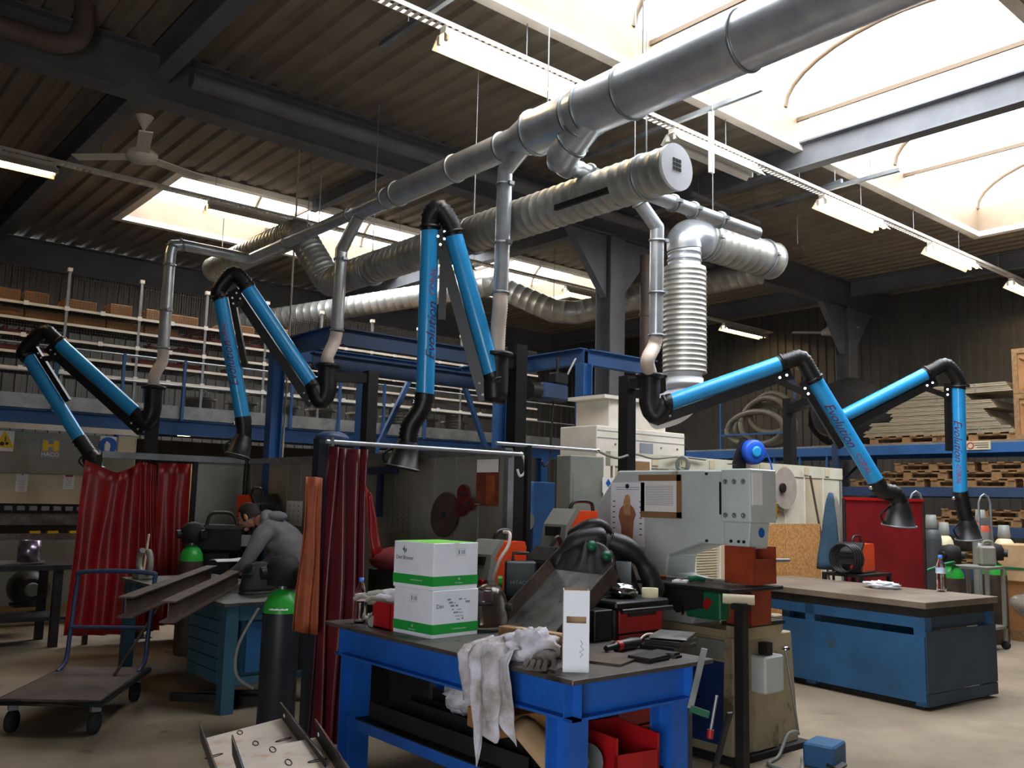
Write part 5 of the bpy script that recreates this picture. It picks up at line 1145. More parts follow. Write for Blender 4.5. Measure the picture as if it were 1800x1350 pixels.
for y in (3.48, 3.55, 3.62):
    for z in (1.58, 1.8): MB().lathe([(.018, 0), (.018, .006), (.009, .006), (.009, .002)], (4.95, y, z), -X, 14).build('cap_screw', 'zinc', pr)
MB().bx(4.97, 5.08, 3.424, 3.43, 1.65, 1.86).build('instruction_plate', 'paper', pr)
MB().prism([(3.45, 1.535), (3.66, 1.535), (3.66, 1.4), (3.62, 1.365), (3.47, 1.365)], (4.98, 0, 0), Y, Z, (.22, 0, 0)).build('ram', 'press_white', pr, bevel=.006)
MB().lathe([(.032, 0), (.032, .003)], (5.1, 3.45, 1.47), -Y, 18).build('round_badge', 'blue', pr)
for y in (3.5, 3.54, 3.6): MB().cyl((4.98, y, 1.41), (4.972, y, 1.41), .011, n=8).build('bolt', 'dark_steel', pr)
MB().cyl((5.09, 3.55, 1.2), (5.09, 3.55, 1.37), .04).build('punch', 'chrome', pr)
mat('guard_orange', '#9c3d1e', '#7c3018', 5, .5, spots=('#4a2a20', 5, .62))
MB().bx(4.96, 4.99, 3.42, 3.64, 1.14, 1.38).build('guard', 'guard_orange', pr); MB().bx(4.99, 5.2, 3.42, 3.45, 1.14, 1.3).build('guard', 'guard_orange', pr); MB().bx(5.19, 5.22, 3.42, 3.64, 1.14, 1.38).build('guard', 'guard_orange', pr)
MB().bx(4.98, 5.2, 3.45, 3.64, .88, 1.1).build('die_block', 'guard_orange', pr)
MB().cyl((5.2, 3.44, 1.29), (5.4, 3.44, 1.285), .012, n=8).build('guard_pin', 'zinc', pr)
MB().bx(4.72, 5.3, 3.42, 4.3, 1.1, 1.125, .004).build('table_plate', 'dark_steel', pr)
MB().prism([(4.25, 1.1), (3.75, 1.1), (3.75, .97), (3.95, .92)], (4.85, 0, 0), Y, Z, (.04, 0, 0)).build('bracket', 'black_matt', pr)
MB().bx(4.88, 5.04, 3.62, 3.9, .9, 1.08, .01).build('green_stop', 'dark_green', pr); MB().box((4.875, 3.72, 1.0), (.008, .05, .07), (R_(35), 0, 0)).build('pointer', 'red', pr)
MB().tube([(4.87, 3.9, .98), (4.8, 3.86, .92)], .01, 8).build('lever', 'chrome', pr)
# base
def wedge(y0, y1, x0, x1, z0, z1, ins): return [(x0, y0, z0), (x1, y0, z0), (x1, y1, z0), (x0, y1, z0), (x0+ins, y0+ins*.5, z1), (x1-ins*1.6, y0+ins*.5, z1), (x1-ins*1.6, y1, z1), (x0+ins, y1, z1)]
HEX = [(0, 3, 2, 1), (4, 5, 6, 7), (0, 1, 5, 4), (1, 2, 6, 5), (2, 3, 7, 6), (3, 0, 4, 7)]
MB().add(wedge(3.6, 5.0, 4.98, 5.74, .04, .78, .03), HEX).build('base', 'press_beige', pr, bevel=.008)
MB().bx(4.93, 5.8, 3.55, 5.05, 0, .04).build('foot_plate', 'black_matt', pr)
MB().bx(4.99, 5.6, 3.66, 4.95, .78, .83).build('base_cap', 'press_beige', pr)
MB().add([(4.975, 3.68, .1), (4.975, 4.92, .1), (4.99, 4.92, .62), (4.99, 3.68, .62), (4.985, 3.68, .1), (4.985, 4.92, .1), (5.01, 4.92, .62), (5.01, 3.68, .62)], [(0, 1, 2, 3)[::-1], (0, 1, 5, 4), (3, 2, 6, 7), (0, 3, 7, 4), (1, 2, 6, 5)]).build('side_door', mat('press_navy', '#1d3770', '#182c5a', 3, .5), pr)
for k in range(9): MB().box((4.978+.0015*k, 4.2, .16+.045*k), (.012, .7, .012), (0, R_(30), 0)).build('louvre', 'press_navy', pr)
MB().bx(4.96, 4.99, 4.4, 4.44, .48, .58).build('door_handle', 'chrome', pr)
MB().bx(4.98, 5.03, 3.68, 4.9, .64, .76).build('side_strip', 'machine_grey', pr)
MB().bx(5.02, 5.42, 3.52, 3.68, .78, .86, .006).build('front_ledge', 'press_beige', pr); MB().bx(5.0, 5.44, 3.5, 3.7, .86, .885).build('ledge_plate', 'dark_steel', pr)
MB().bx(5.2, 5.42, 3.5, 3.62, .42, .66, .012).build('control_box', 'press_white', pr); MB().bx(5.27, 5.33, 3.53, 3.6, .66, .74).build('connector', 'dark_steel', pr)
MB().bx(5.2, 5.46, 3.58, 3.615, .05, .42).build('front_plate', 'press_beige', pr)
MB().cyl((5.5, 3.54, .68), (5.58, 3.5, .12), .008, n=8).build('rod', 'zinc', pr); MB().lathe([(.03, 0), (.03, .01), (.01, .02)], (5.5, 3.54, .68), Z, 14).build('knob', 'chrome', pr)
MB().bx(5.48, 5.6, 3.62, 3.7, .78, .9, .01).build('stop_block', 'press_beige', pr)
MB().tube([V((5.2, 4.18, 1.93))+V((0, .05*math.cos(t), .05*math.sin(t))) for t in [2*math.pi*k/16 for k in range(16)]], .017, 8, True).build('lifting_eye', 'machine_grey', pr)
es_ = MB().bx(5.25, 5.31, 3.46, 3.56, 1.56, 1.67, .005).build('stop_box', 'yellow', pr); MB().lathe([(.012, 0), (.012, .02), (.022, .025), (.022, .04)], (5.31, 3.5, 1.61), X, 14).build('emergency_knob', 'red', es_)
MB().bx(5.08, 5.14, 3.66, 3.7, 1.92, 1.925).build('name_tab', 'dark_steel', pr)
fX = fx0-.002
# calendar and taped sheet on the press
r, a, b = yz_plate('wall_calendar', 1075, 848, 1133, 962, fX, 'white', 'white wall calendar with date columns hung on the press', 'calendar')
cy_, cz_ = (a.y+b.y)/2, (a.z+b.z)/2; H_, W_ = a.z-b.z, a.y-b.y; fX2 = fX-.0052
def shape(poly, m, nm, lift): MB().prism([(cy_-u*W_, cz_+v*H_) for u, v in poly], (fX2-lift, 0, 0), Y, Z, (-.001, 0, 0)).build(nm, m, r)
shape([(-.16, -.42), (.16, -.42), (.2, -.1), (.26, .0), (.2, .1), (.08, .16), (-.08, .16), (-.22, .08), (-.26, -.04), (-.18, -.2)], mat('print_tan', '#a8745a', '#8f5f49', 9, .7), 'printed_photo', 0)
shape([(-.1, .0), (.1, -.02), (.09, .26), (.03, .31), (-.05, .3), (-.11, .2)], mat('print_blond', '#c9a070', '#b58a5c', 12, .7), 'printed_photo', .0012)
dl = MB()
for s_ in (-1, 1):
    for k in range(7): dl.bx(fX2-.0015, fX2, cy_-s_*W_*.4-.012, cy_-s_*W_*.4+.012, cz_+H_*(.2-.085*k)-.004, cz_+H_*(.2-.085*k)+.003)
for k in range(2): dl.bx(fX2-.0015, fX2, cy_-W_*.35, cy_+W_*.35, cz_+H_*(.42-.035*k), cz_+H_*(.425-.035*k))
dl.build('date_columns', 'ink', r); MB().lathe([(.018, 0), (.018, .004)], (fX2, cy_, cz_+H_*.44), -X, 16).build('round_logo', 'ink', r)
r, a, b = yz_plate('taped_sheet', 1127, 843, 1192, 903, fX, 'paper', 'data sheet taped to the press with brown tape', 'sheet')
for y0, y1, z0, z1 in ((a.y+.02, b.y-.03, a.z-.01, a.z+.035), (b.y+.01, b.y-.035, b.z-.03, a.z+.035), (a.y, b.y-.035, b.z-.035, b.z+.01)): MB().bx(fX-.007, fX-.0045, min(y0, y1), max(y0, y1), z0, z1).build('tape', 'brown_tape', r)
ln = MB()
for k in range(12): ln.bx(fX-.0055, fX-.0045, b.y+.04, a.y-.05, a.z-.05-.012*k, a.z-.047-.012*k)
ln.build('print_table', 'ink_grey', r)
# loose tools on the press table
for k, (x, y, L_, m, lb) in enumerate(((4.82, 4.12, .16, 'leather', 'brown handled tool on the press table'), (4.86, 3.92, .12, 'paper', 'white pad of paper on the press table'), (4.95, 3.86, .1, 'dark_green', 'small green part on the press table'))):
    r = thing('press_tool', lb, 'tool', (x, y, 1.125))
    if m == 'paper': MB().box((x, y, 1.131), (.14, .1, .012), (0, 0, .5)).build('pad', m, r); MB().box((x, y, 1.1375), (.1, .01, .002), (0, 0, .5)).build('red_line', 'red', r)
    else: MB().tube([(x-L_/2, y+.03, 1.145), (x, y, 1.15), (x+L_/2, y-.03, 1.142)], [.02, .018, .014], 10).build('grip', m, r); MB().cyl((x+L_/2, y-.03, 1.142), (x+L_, y-.06, 1.135), .006, n=6).build('blade', 'zinc', r)
# roller stand in front of the press
rs2 = thing('roller_stand', 'dark upright roller stand in front of the press', 'stand', (4.62, 3.32, 0)); s0_ = V((4.7, 3.33, 0))
ORIG[rs2.name] = s0_; rs2.location = s0_
MB().bx(s0_.x-.03, s0_.x+.03, s0_.y-.03, s0_.y+.03, 0, 1.02).build('column', 'dark_steel', rs2); MB().bx(s0_.x-.2, s0_.x+.2, s0_.y-.03, s0_.y+.03, 0, .012).bx(s0_.x-.03, s0_.x+.03, s0_.y-.2, s0_.y+.2, 0, .01).build('base_cross', 'dark_steel', rs2)
MB().cyl((s0_.x-.06, s0_.y+.09, 1.075), (s0_.x+.04, s0_.y-.07, 1.075), .03, n=16).build('roller', 'beige', rs2); MB().box((s0_.x, s0_.y, 1.035), (.09, .09, .04)).build('cradle', 'dark_steel', rs2)
fp_ = thing('foot_pedal', 'blue foot pedal box on the floor by the press', 'pedal', (5.45, 3.0, 0)); fq = at(1418, 1350, z=0); fc_ = V((5.46, 3.24, 0)); ORIG[fp_.name] = fc_; fp_.location = fc_
MB().box(fc_+V((0, 0, .075)), (.24, .2, .15), (0, 0, .2), .012).build('cover', 'bench_blue', fp_); MB().box(fc_+V((-.03, -.1, .03)), (.16, .08, .02), (R_(15), 0, .2)).build('treadle', 'black', fp_)
one('pedal_cable', MB().tube(spline([fc_+V((-.1, .1, .04)), fc_+V((-.3, .0, .015)), fc_+V((-.32, .2, .015)), fc_+V((-.12, .26, .02)), fc_+V((.05, .3, .12)), (5.58, 3.5, .14)], 7), .012, 7), 'machine_grey', 'grey cable coiling from the foot pedal to the press', 'cable')
# ================================================================== large blue bench on the right
bR = thing('work_bench', 'long blue panelled workbench with a thick steel top', 'bench', (7.57, 3.553, 0)); bM = Matrix.Translation((7.57, 3.553, 0)) @ Matrix.Rotation(R_(-5), 4, 'Z')
mat('bench_end', '#34485a', '#2c3d4b', 3, .55)
BL, BW, BH = 2.25, 1.14, .88
def bb_(x0, x1, y0, y1, z0, z1, nm, m, bev=0): mb = MB(bM); mb.bx(x0, x1, y0, y1, z0, z1, bev); return mb.build(nm, m, bR)
bb_(-.03, BW+.03, -.03, BL, BH-.055, BH, 'top', mat('bench_top', '#8b7d6c', '#6f6357', 3, .55, .3, spots=('#5d534a', 5, .63)), .004)
bb_(.0, BW, .0, BL, BH-.13, BH-.055, 'upper_frame', 'dark_steel')
bb_(.1, BW-.1, .03, .09, BH-.24, BH-.13, 'end_rail', 'bench_end'); bb_(.0, .05, .1, BL, BH-.22, BH-.13, 'front_rail', 'bench_blue')
for x in (0, BW-.1):
    for y in (0, BL/2-.05, BL-.1): bb_(x, x+.1, y, y+.1, .03, BH-.13, 'leg', 'bench_blue')
bb_(-.012, 0, .0, BL, .06, .6, 'front_panel', 'bench_blue'); bb_(.0, BW, -.012, 0, .14, .635, 'end_panel', MATS['bench_end']); bb_(.0, BW, -.01, .01, .03, .13, 'plinth', 'bench_end')
bb_(BW, BW+.012, .7, BL, .06, .62, 'back_panel', 'bench_blue'); bb_(.05, BW-.05, .05, BL, 0, .04, 'base_frame', 'black_matt')
# things on it
def bottle(p, h, r, label, cap, lab, group=None):
    o = thing('water_bottle', label, 'bottle', p); p = V(p)
    prf = [(r*.85, 0), (r, .01*h/.3), (r, h*.12)]
    for k in range(4): z = h*(.15+.1*k); prf += [(r*.95, z), (r, z+h*.05)]
    prf += [(r, h*.62), (r*.9, h*.72), (r*.45, h*.88), (r*.36, h*.9), (r*.36, h*.93)]
    MB().lathe(prf, p, Z, 20).build('body', 'clear', o); MB().lathe([(r*.42, h*.925), (r*.42, h), (r*.3, h)], p, Z, 14).build('cap', cap, o); MB().lathe([(r*1.01, h*.5), (r*1.01, h*.66)], p, Z, 20).build('label', lab, o); return o
mat('cap_blue', '#3f7fe0', None, 3, .4); mat('label_blue', '#9fbfe8', '#dfe8f5', 12, .5); mat('label_pink', '#e8c0c4', '#f0dfe0', 12, .5)
wq = at(1655, 1040, z=BH); bottle((wq.x, wq.y, BH), .34, .045, 'tall water bottle with blue label on the large bench', 'cap_blue', 'label_blue')
pq_ = at(1552, 1034, z=BH); rg_ = MB().blob((pq_.x, pq_.y, BH+.03), (.12, .17, .035), 22, 12, lambda p: 1+.6*noise.noise(p*4)); one('plastic_bag', rg_, 'white', 'crumpled white plastic bag on the large bench', 'bag')
# ---- behind it
ob = at(1440, 922, y=5.95); o_ = thing('chipboard', 'orange chipboard panel standing behind the large bench', 'board', (9.2, 5.95, 0))
MB().bx(8.45, 9.26, 5.94, 5.965, 0, 1.44).build('board', 'osb', o_); MB().bx(9.27, ob.x, 5.94, 5.965, 0, 1.44).build('board', 'osb', o_)
trolley('welder_trolley', 'dark trolley behind the large bench carrying a welder', 8.95, 9.6, 4.85, 5.3, .95, 'dark_steel')
welder((9.25, 5.08, .95), R_(190), 'orange and black welder with coiled cables behind the large bench', (.5, .26, .32), 'black_matt')
cc_ = thing('cable_coil', 'black cable coil hung on the welder behind the bench', 'cable', (9.0, 4.95, .95))
for k in range(4): MB().tube([V((8.97-.015*k, 4.98+.15*math.cos(t)+.02*k, 1.11+.15*math.sin(t))) for t in [2*math.pi*j/18 for j in range(18)]], .012, 6, True).build('loop', 'black', cc_)
# hanging jacket
jq = at(1462, 868, d=10.4); jb = at(1462, 990, d=10.4); hj = thing('work_jacket', 'blue and pale grey work jacket hanging from a stand', 'jacket', (jq.x, jq.y, 0))
MB().cyl((jq.x, jq.y, 0), (jq.x, jq.y, jq.z), .015, n=8).build('stand', 'dark_steel', hj); MB().cyl((jq.x, jq.y, 0), (jq.x, jq.y, .02), .16).build('stand_foot', 'dark_steel', hj)
def jac(side):
    def fn(u, v):
        a = (-1.9+3.75*u) if not side else (1.85+2.0*u); rr_ = .035+(.15+.02*side)*v**.75+.018*math.sin(u*13+side)*v+.02*noise.noise(V((u*4, v*3, side)))
        return V((jq.x, jq.y, jq.z+.01-(jq.z-jb.z+.06)*v)) + CR*(rr_*-math.cos(a)) - CF*(rr_*.6*math.sin(a))
    return fn
MB().sheet(jac(0), 24, 12).build('blue_panel', 'denim', hj, thick=.006); MB().sheet(jac(1), 18, 12).build('pale_panel', 'panel_grey', hj, thick=.006)
s1_, s2_ = at(1483, 876, d=10.2), at(1622, 881, d=10.5); rsn = thing('red_screen', 'solid red welding screen panel behind the large bench', 'screen', (s1_.x, s1_.y, 0)); zt_ = s1_.z
MB().bar((s1_.x, s1_.y, (zt_+.1)/2), (s2_.x, s2_.y, (zt_+.1)/2), .01, zt_-.1).build('panel', mat('screen_red', '#86161a', '#6e1216', 2, .5), rsn)
MB().bar((s1_.x, s1_.y, zt_), (s2_.x, s2_.y, zt_), .04, .03).build('top_bar', 'red', rsn)
for p in (s1_, s2_): MB().cyl((p.x, p.y, 0), (p.x, p.y, zt_), .02, n=8).build('post', 'dark_steel', rsn); MB().bar((p.x-.2, p.y-.2, .015), (p.x+.2, p.y+.2, .015), .05, .03).build('foot', 'dark_steel', rsn)
# disc and hose reel on the cabin
dq = at(1378, 858, y=CYF-.05); r = thing('grinding_disc', 'big grey disc hung on the cabin beside the press', 'disc', dq); MB().lathe([(.26, 0), (.26, .02)], dq, -Y, 36).build('disc', mat('disc_grey', '#a79d93', '#94897f', 4, .7), r); MB().lathe([(.06, 0), (.06, .05)], dq+V((-.08, 0, 0)), -Y, 16).build('hub', 'dark_steel', r); MB().cyl(dq, (dq.x, CYF, dq.z), .015).build('peg', 'zinc', r)
rq = at(1327, 795, y=CYF-.12); rl = thing('hose_reel', 'blue air hose reel on a black bracket above the cabin', 'hose reel', rq)
MB().lathe([(.12, 0), (.15, .02), (.15, .12), (.12, .14), (.07, .145)], rq+V((0, .08, 0)), (-.35, -.94, 0), 26).build('drum_case', mat('reel_blue', '#2560d8', '#1f55c4', 3, .38), rl); MB().lathe([(.06, 0), (.07, .01), (.05, .02)], rq+V((-.05, -.055, 0)), (-.35, -.94, 0), 20).build('hub_cover', 'arm_blue', rl)
MB().bx(rq.x-.3, rq.x-.1, CYF-.06, CYF+.02, 2.02, 2.16).build('bracket_plate', 'black', rl); MB().prism([(-.3, 0), (-.1, 0), (-.02, .3), (-.12, .32)], (rq.x, CYF-.04, 2.14), X, Z, (0, .04, 0)).build('bracket_arm', 'black', rl)
hE = at(1357, 860, y=CYF-.2); MB().tube(spline([rq+V((.13, -.03, .05)), rq+V((.2, -.05, -.05)), V((hE.x, CYF-.2, hE.z+.25)), hE], 6), .01, 7).build('hose', 'reel_blue', rl); MB().cyl(hE+V((0, 0, .02)), hE+V((0, 0, -.18)), .025, n=10).build('coupling', 'reel_blue', rl)
cbn = thing('cabin_cable', 'sagging grey cable along the cabin top', 'cable', at(1050, 793, y=CYF-.1)); MB().tube(spline([(q1.x, 5.2, q0.z), at(1085, 805, y=5.6), at(1115, 798, y=6.0), at(1150, 806, y=6.2), at(1190, 803, y=CYF-.05), at(1240, 808, y=CYF-.05)], 6), .012, 7).build('cable', 'machine_grey', cbn)
# gas cylinders by the rack
for px, d, h, m1, m2, gd, lb in ((1636, 11.2, 1.42, 'cyl_grey', 'cyl_grey', 'grey_paint', 'plain dark grey gas cylinder beside the red screen'), (1658, 12.0, 1.32, 'cyl_grey', 'cyl_cream', 'grey_paint', 'grey gas cylinder with cream shoulder partly behind another'), (1723, 12.3, 1.5, 'grey_paint', mat('cyl_red', '#c4553c', None, 3, .45), 'grey_paint', 'gas cylinder with orange red shoulder near the rack'), (1763, 12.0, 1.3, 'cyl_grey', 'cyl_cream', 'grey_paint', 'wide grey gas cylinder with cream shoulder by the carton')):
    p = at(px, 900, d=d); cylinder((p.x, p.y, 0), h, .115 if px != 1763 else .13, lb, m1, m2, gd)
for px, d, lb in ((1672, 10.6, 'short gas cylinder with bright green dome beside the bottle'), (1748, 11.3, 'short green topped gas cylinder behind the jerrycan')):
    p = at(px, 1000, d=d); cylinder((p.x, p.y, 0), 1.0, .14, lb, 'rust_steel', 'green_cyl', None, True, sh=.15)
for px, d, lb in ((1611, 10.9, 'grey cylinder trolley handle beside the red screen'), (1731, 11.8, 'grey cylinder trolley frame near the orange shouldered cylinder')):
    p = at(px, 900, d=d); r = thing('cylinder_trolley', lb, 'trolley', (p.x, p.y, 0)); hw_ = .075
    MB().tube([V((p.x, p.y, .1))-CR*hw_*1.3, V((p.x, p.y, 1.75))-CR*hw_, V((p.x, p.y, 1.83))-CR*hw_*.6, V((p.x, p.y, 1.86)), V((p.x, p.y, 1.83))+CR*hw_*.6, V((p.x, p.y, 1.75))+CR*hw_, V((p.x, p.y, .1))+CR*hw_*1.3], .016, 8).build('frame', 'zinc', r)
    for s_ in (-1, 1): MB().lathe([(.02, -.02), (.1, -.02), (.1, .02), (.02, .02)], V((p.x, p.y, .1))+CR*s_*.14, CR, 16).build('wheel', 'rubber', r)
    MB().bar(V((p.x, p.y, 1.5))-CR*hw_, V((p.x, p.y, 1.5))+CR*hw_, .02, .1).build('plate', 'zinc', r)
tq = at(1715, 990, d=10.9); trolley('tool_stand', 'small steel tool stand with wheels beside the gas cylinders', tq.x-.28, tq.x+.22, tq.y-.25, tq.y+.2, .98, 'machine_grey')
jq_ = at(1728, 990, d=10.8); jc = thing('jerrycan', 'white plastic jerrycan on the tool stand', 'jerrycan', (jq_.x, jq_.y, .98)); jm = Matrix.Translation((tq.x+.12, tq.y-.08, .98)) @ Matrix.Rotation(R_(-40), 4, 'Z')
ORIG[jc.name] = V((tq.x+.12, tq.y-.08, .98)); jc.location = ORIG[jc.name]
mb = MB(jm); mb.box((0, 0, .12), (.2, .13, .24), None, .025); mb.build('tank', 'panel_grey', jc); mb = MB(jm); mb.tube(spline([(-.04, 0, .235), (-.02, 0, .29), (.07, 0, .29), (.085, 0, .235)], 5), .016, 8); mb.build('handle', 'panel_grey', jc); mb = MB(jm); mb.cyl((-.075, 0, .23), (-.075, 0, .27), .022); mb.build('cap', 'white', jc)
one('green_strap', MB().tube([at(1624, 1005, d=10.4), at(1660, 992, d=10.4), at(1690, 985, d=10.6)], .02, 6), 'dark_green', 'green strap tied around the gas cylinders', 'strap')
wc = thing('large_carton', 'large brown carton standing on a wrapped pallet', 'box', (12.9, 4.2, 0)); kq = at(1814, 1010, d=11.6)
MB().bx(kq.x-.25, kq.x+.42, kq.y-.8, kq.y+.32, .75, 1.22, .01).build('carton', 'card_light', wc); MB().bx(kq.x-.26, kq.x+.43, kq.y-.81, kq.y+.33, .9, .93).build('strap', 'dark_green', wc); ORIG[wc.name] = V(wc.location)
wr = thing('wrapped_pallet', 'stretch wrapped goods stacked under the large carton', 'pallet load', (12.9, 4.2, 0)); MB().blob((kq.x+.09, kq.y-.24, .45), (.42, .62, .3), 24, 14, lambda p: 1+.06*noise.noise(p*7)).build('wrap', mat('wrap', '#8d8076', '#a39a92', 14, .18), wr); MB().bx(kq.x-.2, kq.x+.4, kq.y-.75, kq.y+.28, .14, .76).build('goods', 'card', wr)
for k in range(3): MB().bx(kq.x-.22+.26*k, kq.x-.1+.26*k, kq.y-.78, kq.y+.3, 0, .14).build('runner', 'wood', wr)

one('wooden_stick', MB().bar(at(1424, 836, y=CYF-.04), V((at(1442, 905, y=CYF-.15).x+.15, CYF-.3, .02)), .03, .015, up=Y), 'rust_steel', 'thin dark stick leaning on the cream cabin', 'stick')
# ================================================================== blue table in the foreground
bt = thing('steel_table', 'bright blue steel table with a thick dark top', 'table', (3.28, 3.9, 0)); X0, X1, Y0, Y1 = 2.78, 3.76, 2.83, 5.0; TZ = .885
mat('table_top', '#6b6560', '#554f4a', 3, .45, .55, spots=('#3b3633', 5, .6))
MB().bx(X0, X1, Y0, Y1, TZ-.022, TZ, .003).build('top', 'table_top', bt)
zt2 = TZ-.022
def chan(p0, p1, inward):
    p0, p1, n_ = V(p0), V(p1), V(inward); h = .17
    mb = MB(); mb.prism([(0, 0), (-.05, 0), (-.05, .012), (.0, .012), (0, h-.012), (.065, h-.012), (.065, h), (-.008, h), (-.008, .012), (0, .012)][:4] + [(.0, h), (.008, h), (.008, 0)], (p0.x, p0.y, zt2-h), n_, Z, p1-p0); return mb.build('apron', 'blue', bt)
in_ = .05
chan((X0+in_+.05, Y0+in_, 0), (X0+in_+.05, Y1-in_, 0), X); chan((X1-in_-.05, Y0+in_, 0), (X1-in_-.05, Y1-in_, 0), -X); chan((X0+in_, Y0+in_+.05, 0), (X1-in_, Y0+in_+.05, 0), Y); chan((X0+in_, Y1-in_-.05, 0), (X1-in_, Y1-in_-.05, 0), -Y)
for x in (X0+.07, X1-.2):
    for y in (Y0+.1, Y1-.24): MB().ibeam((x+.065, y+.07, 0), (x+.065, y+.07, zt2-.17), .14, .13, .012, .01, up=Y).build('leg', 'blue', bt)
for y in (Y0+.17, Y1-.17): MB().bx(X0+.1, X1-.1, y-.03, y+.03, .28, .34).build('cross_rail', 'blue', bt)
for x in (X0+.1, X1-.16): MB().bx(x, x+.06, Y0+.24, Y1-.24, .28, .34).build('long_rail', 'blue', bt)
MB().bx(X0+.1, X1-.1, Y0+.2, Y1-.2, .34, .348).build('shelf_plate', 'dark_steel', bt)
# cartons
def den(p, yaw, label, variant):
    r = thing('carton', label, 'box', p); p = V(p); a, b, h = .335, .35, .256; M = Matrix.Translation(p) @ Matrix.Rotation(yaw, 4, 'Z')
    mb = MB(M); mb.bx(0, a, 0, b, 0, h, .003); mb.build('box', 'white', r)
    g0, g1 = .022, .075
    mb = MB(M); mb.bx(-.001, a+.001, -.001, b+.001, g0, g1); mb.build('green_band', 'box_green', r)
    if variant: mb = MB(M); mb.bx(.004, a-.004, .004, b-.004, h, h+.001); mb.build('lid_print', 'box_top', r); mb = MB(M); mb.bx(a*.45, a*.55, -.002, 0, h-.03, h+.0015); mb.build('tape', 'paper', r)
    L_ = lambda y, z: (lambda u, v: M @ V((-.0025, y-u, z+v)))   # on the -x face
    R2 = lambda x, z: (lambda u, v: M @ V((x+u, -.0025, z+v)))   # on the -y face
    def leaf(fn, s, m):
        mb = MB()
        for poly in ([(0, -.5), (.12, 0), (0, .5), (-.1, .1)], [(-.1, -.1), (-.35, .1), (-.1, .12)], [(.15, -.4), (.4, -.1), (.35, .2), (.2, 0)]): mb.add([fn(u*s, v*s) for u, v in poly], [list(range(len(poly)))])
        mb.build('leaf_emblem', m, r)
    if variant:
        leaf(L_(.255, .21), .055, 'dark_green'); txt('Den Braven', .032, 'ink', r, L_(.25, .165)); txt('www.denbraven.com', .012, 'paper', r, L_(.14, .048)); leaf(R2(.19, .058), .022, 'paper'); txt('Den Braven', .012, 'paper', r, R2(.19, .036))
        sq = R2(.2, .205)
    else:
        txt('Den', .032, 'ink', r, R2(.05, .17)); leaf(L_(.175, .055), .022, 'paper'); txt('Den Braven', .012, 'paper', r, L_(.175, .034)); txt('www.denbraven.com', .012, 'paper', r, R2(.19, .045))
        mb = MB(); rr_ = random.Random(5)
        for k in range(16):
            u, v = .09+.012*(k % 8)+.05*(k//8), .2-.018*(k % 7); w_, h_ = rr_.uniform(.012, .035), rr_.uniform(.003, .012); f_ = R2(u+.01, v); mb.add([f_(0, 0), f_(w_, 0), f_(w_, h_), f_(0, h_)], [(0, 1, 2, 3)])
        mb.build('label_print', 'ink_grey', r, kind='stuff'); sq = L_(.17, .205)
    mb = MB()
    for (u0, v0, u1, v1) in ((-.035, -.02, .035, -.0185), (-.035, .0185, .035, .02), (-.035, -.02, -.0335, .02), (.0335, -.02, .035, .02), (-.02, -.012, -.008, .012), (.004, -.012, .012, .01), (.018, -.012, .028, .012)): mb.add([sq(u0, v0), sq(u1, v0), sq(u1, v1), sq(u0, v1)], [(0, 1, 2, 3)])
    mb.build('handling_symbols', 'ink_grey', r)
    return r
bq0 = at(759, 1124, z=TZ)
den((bq0.x, bq0.y, TZ), R_(4), 'lower white and green carton with printed label on the blue table', 0); den((bq0.x-.004, bq0.y+.003, TZ+.2575), R_(5), 'upper white and green carton with a green lid', 1)
wq = at(627, 1096, z=TZ); bottle((wq.x+.02, wq.y, TZ), .27, .036, 'clear water bottle with pink label on the blue table', 'cap_blue', 'label_pink')
rb = at(664, 1104, z=TZ); rbx = thing('red_box', 'small red open box filled with old gloves', 'box', (rb.x+.1, rb.y-.09, TZ)); x0, y0 = rb.x, rb.y-.13
MB().bx(x0, x0+.2, y0, y0+.2, TZ, TZ+.008).bx(x0, x0+.006, y0, y0+.2, TZ, TZ+.15).bx(x0+.194, x0+.2, y0, y0+.2, TZ, TZ+.15).bx(x0, x0+.2, y0, y0+.006, TZ, TZ+.15).bx(x0, x0+.2, y0+.194, y0+.2, TZ, TZ+.15).build('tub', 'red', rbx); MB().bx(x0-.004, x0+.204, y0-.004, y0+.204, TZ+.142, TZ+.15).build('rim', 'red', rbx); bpy.data.objects.remove(COL.objects[-1])
for k, (dx, dy, dz, yw, m) in enumerate(((.06, .16, .13, 2.4, 'panel_grey'), (.1, .1, .14, 2.0, 'rag'), (.14, .06, .15, 1.6, 'card_light'))): glove((x0+dx, y0+dy, TZ+dz), yw, ['pale grey work glove drooping over the red box edge', 'white cotton work glove lying in the red box', 'tan leather work glove on top of the red box'][k], m, 1.1)
glove((x0+.06, y0+.27, TZ+.002), 1.0, 'grey crumpled work glove lying between bottle and red box', 'panel_grey', .9)
mat('helmet_bronze', '#3a342d', '#5d5040', 3, .22, .6); mat('visor_dark', '#3a2a2c', None, 3, .12)
mq = at(865, 1108, z=TZ); mask((mq.x+.02, mq.y+.06, TZ), R_(214), 'bronze welding helmet with dark visor beside the cartons', 'helmet_bronze', 'visor_dark', 1.0)
